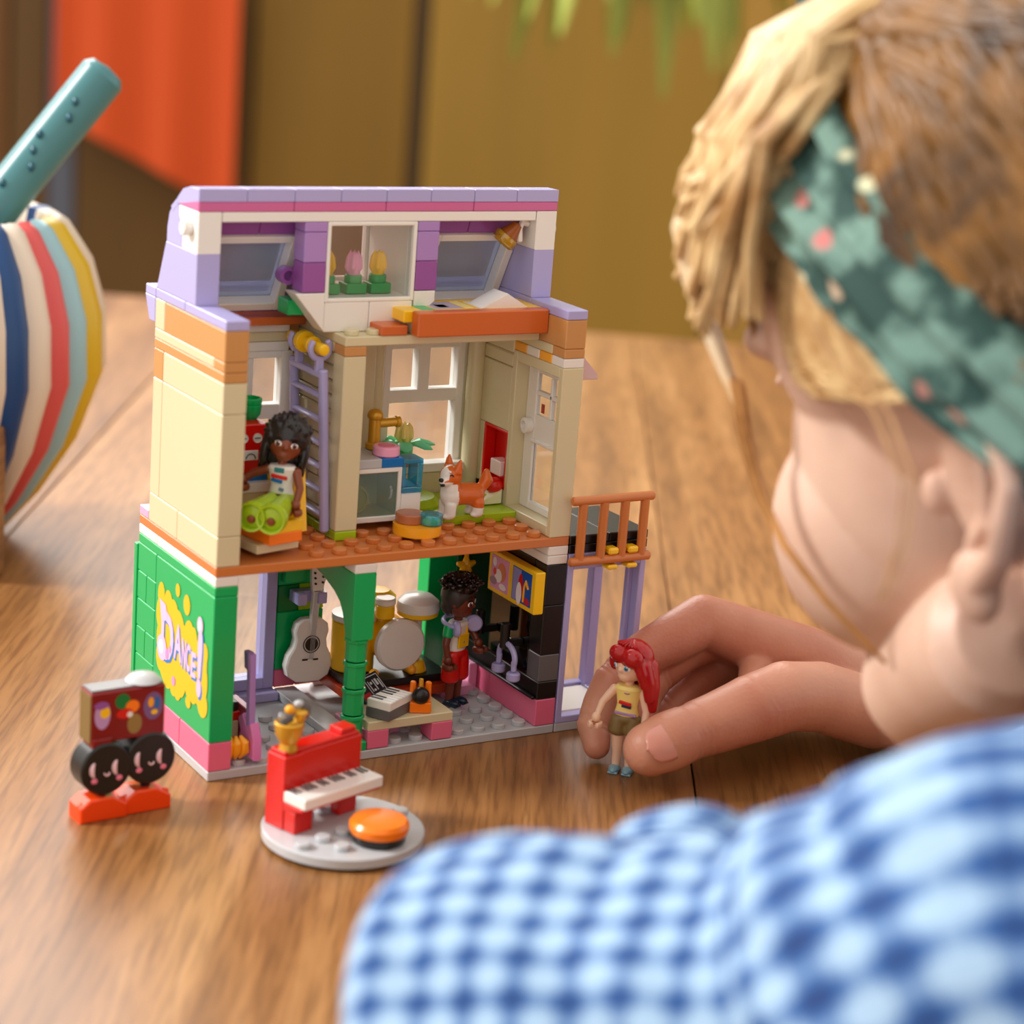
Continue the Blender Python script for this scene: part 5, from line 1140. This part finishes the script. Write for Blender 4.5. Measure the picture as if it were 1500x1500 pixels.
# cut the cap back from the face and ears
bm = bmesh.new(); bm.from_mesh(hb.data); Mi = HM.inverted()
kill = []
for v_ in bm.verts:
    q = Mi @ (v_.co/S)
    hair_line = 4.9 if q.x > 5.6 else (4.9-(5.6-q.x)*.55)
    if (q.z < hair_line and q.x > .6-max(0,(q.z-2))*.0) or (q.x > -3.4 and q.z < 3.1) or q.z < -8: kill.append(v_)
bmesh.ops.delete(bm, geom=kill, context='VERTS'); bm.to_mesh(hb.data); bm.free(); hb.data.shade_smooth()
rnd = random.Random(21)
def strands(name, n, fn, m, r):
    mb = MB(HM)
    for i in range(n):
        pts = fn(i); k = len(pts); mb.tube(pts, [r*(.5+.5*math.sin(PI*(j+.6)/(k+.2))) for j in range(k)], 5, caps=False)
    mb.build(name, m, person, ang=80, kind='stuff')
def fringe(i):   # from the band forward and down over the forehead
    s = 1 if rnd.random() < .8 else -1; a0 = rnd.uniform(.1, 1.5)*s
    p = dirpt(a0*.9+.0, rnd.uniform(.75, 1.15), .5); end_az = a0*.62+rnd.uniform(-.15,.15); drop = rnd.uniform(-.02, .35)
    e = dirpt(end_az, drop, rnd.uniform(.3, 2.6)); m1 = dirpt(a0*.85, .72, rnd.uniform(.6, 1.9)); m2 = dirpt((a0+end_az)/2, .45, rnd.uniform(.7, 2.3))
    return [p, p.lerp(m1,.6), m1, m2, m2.lerp(e,.6)+V((.2,0,0)), e]
strands('fringe', 800, fringe, BLOND, .21)
def temple(i):   # combed back from the temple towards the ear
    f0 = rnd.uniform(2.5, 7.2); u0 = rnd.uniform(2.6, 6.5); p0 = onhead(f0, u0, .35); f1 = rnd.uniform(-1.5, 1.2); u1 = rnd.uniform(2.2, 3.6)+max(0,(u0-5))*.5
    p1 = onhead((f0+f1)/2, (u0+u1)/2-.5, .5); p2 = onhead(f1, u1, .4); return [p0, p0.lerp(p1,.5)+V((0,.15,-.1)), p1, p1.lerp(p2,.5)+V((0,.1,0)), p2]
strands('temple_hair', 320, temple, BLOND, .11)
def lock(name, path, m, n, spread, r):
    mb = MB()
    for i in range(n):
        o = V((rnd.uniform(-1,1), rnd.uniform(-1,1), rnd.uniform(-1,1)))*spread; k = len(path)
        mb.tube([at(u,v,d)+o*(1-.75*j/(k-1)) for j,(u,v,d) in enumerate(path)], [r*(1-.6*j/(k-1)) for j in range(k)], 6, caps=False)
    mb.build(name, m, person, ang=80, kind='stuff')
lock('pale_lock', [(1035,250,70),(1008,330,70.5),(1020,410,71),(1046,490,71.5),(1072,560,72),(1086,600,72)], noise_mat('pale_hair', hair_nodes((226,190,140),(252,236,206))), 16, .3, .2)
lock('loose_strand', [(1080,560,71.5),(1092,640,71.5),(1112,720,71),(1150,800,70.5),(1210,880,70),(1262,935,70),(1296,970,70)], noise_mat('strand_hair', hair_nodes((150,98,40),(204,146,84))), 5, .12, .12)
lock('loose_strand', [(1205,470,63),(1230,520,63),(1290,600,62),(1330,700,62),(1320,800,62.5),(1290,880,63)], MATS.get('none') or noise_mat('thin_hair', hair_nodes((170,120,70),(220,176,126))), 5, .5, .05)
def back(i):
    s = 1 if rnd.random() < .75 else -1; az = rnd.uniform(1.5, 2.9)*s; el = rnd.uniform(.2, 1.2)
    p = dirpt(1.3*s, rnd.uniform(.7,1.3), .7); m_ = dirpt(az, el*.8, .9); e = dirpt(az+.3*s, el-.9, .8); return [p, p.lerp(m_,.5)+p.normalized()*.5, m_, m_.lerp(e,.5)+V((-.4,0,0)), e]
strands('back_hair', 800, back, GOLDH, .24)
def pony(i):
    a = rnd.uniform(0, 2*PI); r = rnd.uniform(0,1.4); o = V((r*math.cos(a), r*math.sin(a), 0)); b0 = V((-4.5,6.0,-4)); 
    return [V((-6,4.5,0))+o, b0+o, V((-3.6,7.2,-7.5))+o, V((-2.6,7.8,-10))+o*.9, V((-3.8,7.6,-12.5))+o*.6]
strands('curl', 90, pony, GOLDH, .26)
# ---- headband: gathered flowered cloth
def floral(nt, b):
    N = nt.nodes; L = nt.links; tc = N.new('ShaderNodeTexCoord')
    n1 = N.new('ShaderNodeTexNoise'); n1.inputs['Scale'].default_value = 85; n1.inputs['Detail'].default_value = 3
    cr = N.new('ShaderNodeValToRGB'); e = cr.color_ramp.elements; e[0].position = .42; e[0].color = (*lin((34,66,60)),1); e[1].position = .56; e[1].color = (*lin((112,144,132)),1)
    v = N.new('ShaderNodeTexVoronoi'); v.inputs['Scale'].default_value = 95; r2 = N.new('ShaderNodeValToRGB'); e = r2.color_ramp.elements; e[0].position = .22; e[0].color = (1,1,1,1); e[1].position = .3; e[1].color = (0,0,0,1)
    gt = N.new('ShaderNodeMath'); gt.operation = 'GREATER_THAN'; gt.inputs[1].default_value = .5; sp = N.new('ShaderNodeSeparateColor'); mu = N.new('ShaderNodeMath'); mu.operation = 'MULTIPLY'
    pk = N.new('ShaderNodeMix'); pk.data_type = 'RGBA'; pk.inputs[6].default_value = (*lin((196,110,110)),1); pk.inputs[7].default_value = (*lin((206,206,170)),1)
    mx = N.new('ShaderNodeMix'); mx.data_type = 'RGBA'
    L.new(tc.outputs['Object'], n1.inputs[0]); L.new(tc.outputs['Object'], v.inputs[0]); L.new(n1.outputs['Fac'], cr.inputs[0]); L.new(v.outputs['Distance'], r2.inputs[0]); L.new(v.outputs['Color'], sp.inputs[0])
    L.new(sp.outputs[0], gt.inputs[0]); L.new(r2.outputs[0], mu.inputs[0]); L.new(gt.outputs[0], mu.inputs[1]); L.new(sp.outputs[1], pk.inputs[0]); L.new(mu.outputs[0], mx.inputs[0]); L.new(cr.outputs[0], mx.inputs[6]); L.new(pk.outputs[2], mx.inputs[7])
    L.new(mx.outputs[2], b.inputs['Base Color']); b.inputs['Roughness'].default_value = .8
def band_strip():
    path = [(-2.7,2.6),(-1.5,3.9),(-.2,5.3),(1.2,6.5),(2.8,7.7),(3.9,8.8),(4.6,10.1),(4.8,11.2)]
    P = [onhead(f,u,.7) for f,u in path]; top = [V((4.7,y,12.3-abs(y)*.06)) for y in (1.6,-1.6)]
    P = [V((-6.4,6.0,-.6)),V((-4.6,7.0,.6))]+P+top+[V((p.x,-p.y,p.z)) for p in P[::-1]]
    n = 16; vs = []; fs = []; m = len(P)*4
    def cr_(t):
        i = min(int(t), len(P)-2); f = t-i; p0,p1,p2,p3 = P[max(i-1,0)],P[i],P[i+1],P[min(i+2,len(P)-1)]
        return .5*((2*p1)+(p2-p0)*f+(2*p0-5*p1+4*p2-p3)*f*f+(3*p1-p0-3*p2+p3)*f**3)
    for i in range(m+1):
        t = (len(P)-1)*i/m; p = cr_(t); dp = (cr_(min(t+.05,len(P)-1))-cr_(max(t-.05,0))).normalized(); nrm = (p-V((-1,0,4))).normalized(); sd = dp.cross(nrm).normalized()
        wd = 1.8
        for j in range(n+1):
            y = -1+2*j/n; fold = .3*math.sin(j*1.35+.5*math.sin(i*.35))+.16*math.sin(j*2.9+i*.22)
            vs.append(p+sd*wd*y*(1+.06*math.sin(i*.8))+nrm*(.75*(1-y*y*y*y)-.35+fold*.6))
    for i in range(m):
        for j in range(n): q = i*(n+1)+j; fs.append([q, q+1, q+n+2, q+n+1])
    o = MB(HM).add(vs, fs).build('headband', noise_mat('flowered_cloth', floral), person, ang=80); md = o.modifiers.new('thick','SOLIDIFY'); md.thickness = .0015
band_strip()
# ---- plaid shirt
def plaid(nt, b):
    N = nt.nodes; L = nt.links; uv = N.new('ShaderNodeUVMap'); sp = N.new('ShaderNodeSeparateXYZ'); L.new(uv.outputs[0], sp.inputs[0])
    def stripes(sock, freq, lo, hi):
        mu = N.new('ShaderNodeMath'); mu.operation = 'MULTIPLY'; mu.inputs[1].default_value = freq; L.new(sock, mu.inputs[0]); fr = N.new('ShaderNodeMath'); fr.operation = 'FRACT'; L.new(mu.outputs[0], fr.inputs[0])
        pp = N.new('ShaderNodeMath'); pp.operation = 'PINGPONG'; pp.inputs[1].default_value = .5; L.new(fr.outputs[0], pp.inputs[0])
        r = N.new('ShaderNodeMapRange'); r.inputs[1].default_value = lo; r.inputs[2].default_value = hi; L.new(pp.outputs[0], r.inputs[0]); return r.outputs[0]
    a = stripes(sp.outputs[0], .8, .18, .3); c = stripes(sp.outputs[1], .8, .18, .3); d = stripes(sp.outputs[0], 2.4, .1, .3); e_ = stripes(sp.outputs[1], 2.4, .1, .3)
    def add(x, y, k):
        m_ = N.new('ShaderNodeMath'); m_.operation = 'MULTIPLY_ADD'; m_.inputs[1].default_value = k; L.new(y, m_.inputs[0]); L.new(x, m_.inputs[2]); return m_.outputs[0]
    half = N.new('ShaderNodeMath'); half.operation = 'MULTIPLY'; half.inputs[1].default_value = .4; L.new(a, half.inputs[0])
    tot = add(add(add(half.outputs[0], c, .4), d, .12), e_, .12)
    ns = N.new('ShaderNodeTexNoise'); ns.inputs['Scale'].default_value = .22; L.new(uv.outputs[0], ns.inputs[0]); tot = add(tot, ns.outputs['Fac'], .45)
    cr = N.new('ShaderNodeValToRGB'); e = cr.color_ramp.elements; e[0].position = .2; e[0].color = (*lin((6,36,92)),1); e[1].position = 1.0; e[1].color = (*lin((150,178,206)),1); x = cr.color_ramp.elements.new(.58); x.color = (*lin((38,86,148)),1)
    L.new(tot, cr.inputs[0]); L.new(cr.outputs[0], b.inputs['Base Color']); b.inputs['Roughness'].default_value = .85
PLAID = noise_mat('plaid_cloth', plaid)
from mathutils import noise as mnoise
def cloth_tube(name, pts, nseg=56, nl=110, amp=.75, rot=0):
    P = [q[0] if len(q) == 2 else at(*q[:3]) for q in pts]; Rr = [q[-1] for q in pts]; vs = []; uvs = []; up = UP.copy(); L_ = 0; last = None
    def cr_(A, t):
        i = min(int(t), len(A)-2); f = t-i; p0,p1,p2,p3 = A[max(i-1,0)],A[i],A[i+1],A[min(i+2,len(A)-1)]
        return (p1*2+(p2-p0)*f+(p0*2-p1*5+p2*4-p3)*(f*f)+(p1*3-p0-p2*3+p3)*(f**3))*.5
    for i in range(nl+1):
        t = (len(P)-1)*i/nl; p = cr_(P,t); r = cr_(Rr,t); tg = (cr_(P,min(t+.02,len(P)-1))-cr_(P,max(t-.02,0))).normalized(); up = (up-tg*up.dot(tg)).normalized(); sd = tg.cross(up)
        if last is not None: L_ += (p-last).length
        last = p
        e = min(1, math.sqrt(max(0, 1-(1-min(i/8,1))**2))) 
        for j in range(nseg):
            a = 2*PI*j/nseg; d = math.cos(a)*up+math.sin(a)*sd; q = p+d*r
            f = mnoise.noise(V((q.x*.16,q.y*.16,q.z*.3)))*1.3+abs(mnoise.noise(V((L_*.32+2*math.sin(a+1),a*.8,3))))*1.1-.3
            vs.append(p+d*(r*(.35+.65*e)+amp*f)); uvs.append((L_*.9, a*6.0/1.0))
    fs = []; fu = []
    for i in range(nl):
        for j in range(nseg):
            k = (j+1) % nseg; fs.append([i*nseg+j,(i+1)*nseg+j,(i+1)*nseg+k,i*nseg+k]); a1 = 2*PI*(j+1)/nseg*6.0
            fu += [uvs[i*nseg+j], uvs[(i+1)*nseg+j], (uvs[(i+1)*nseg+j][0], a1), (uvs[i*nseg+j][0], a1)]
    for base_ in (0, nl):
        c = len(vs); vs.append(sum((vs[base_*nseg+j] for j in range(nseg)), V((0,0,0)))/nseg)
        for j in range(nseg):
            k = (j+1) % nseg; fs.append([base_*nseg+k, base_*nseg+j, c] if base_ else [base_*nseg+j, base_*nseg+k, c]); fu += [uvs[base_*nseg+k], uvs[base_*nseg+j], uvs[base_*nseg+j]]
    o = MB().add(vs, fs).build(name, PLAID, person, ang=80)
    ul = o.data.uv_layers.new(name='UVMap'); ul.data.foreach_set('uv', [x for t in fu for x in t]); rest(o.data, 1/S); return o
cloth_tube('sleeve', [(560,1570,57,4.7),(760,1560,56,5.5),(980,1560,54.5,5.1),(1190,1560,53,5.3),(1350,1500,52,6.2),(1500,1450,51.5,6.6),(1700,1490,51,7.2),(1950,1560,50,8)])
cloth_tube('shirt_body', [(tp(-30,27,15),4.5),(tp(-33,33,15),8),(tp(-42,38,12),10.5),(tp(-55,38,-4),11.5),(tp(-58,38,-26),12)], amp=.6)
cloth_tube('sleeve', [(1480,1098,89,2.2),(1560,1140,86,2.6),(1680,1195,81,3.0),(1820,1260,75,3.3),(tp(-22,42,10),5),(tp(-32,38,13),7)], amp=.3)
cloth_tube('rolled_cuff', [(905,1262,60,.9),(960,1262,59.5,1.4),(1030,1258,59,1.5),(1090,1270,58.5,1.1)], nseg=32, nl=50, amp=.35)
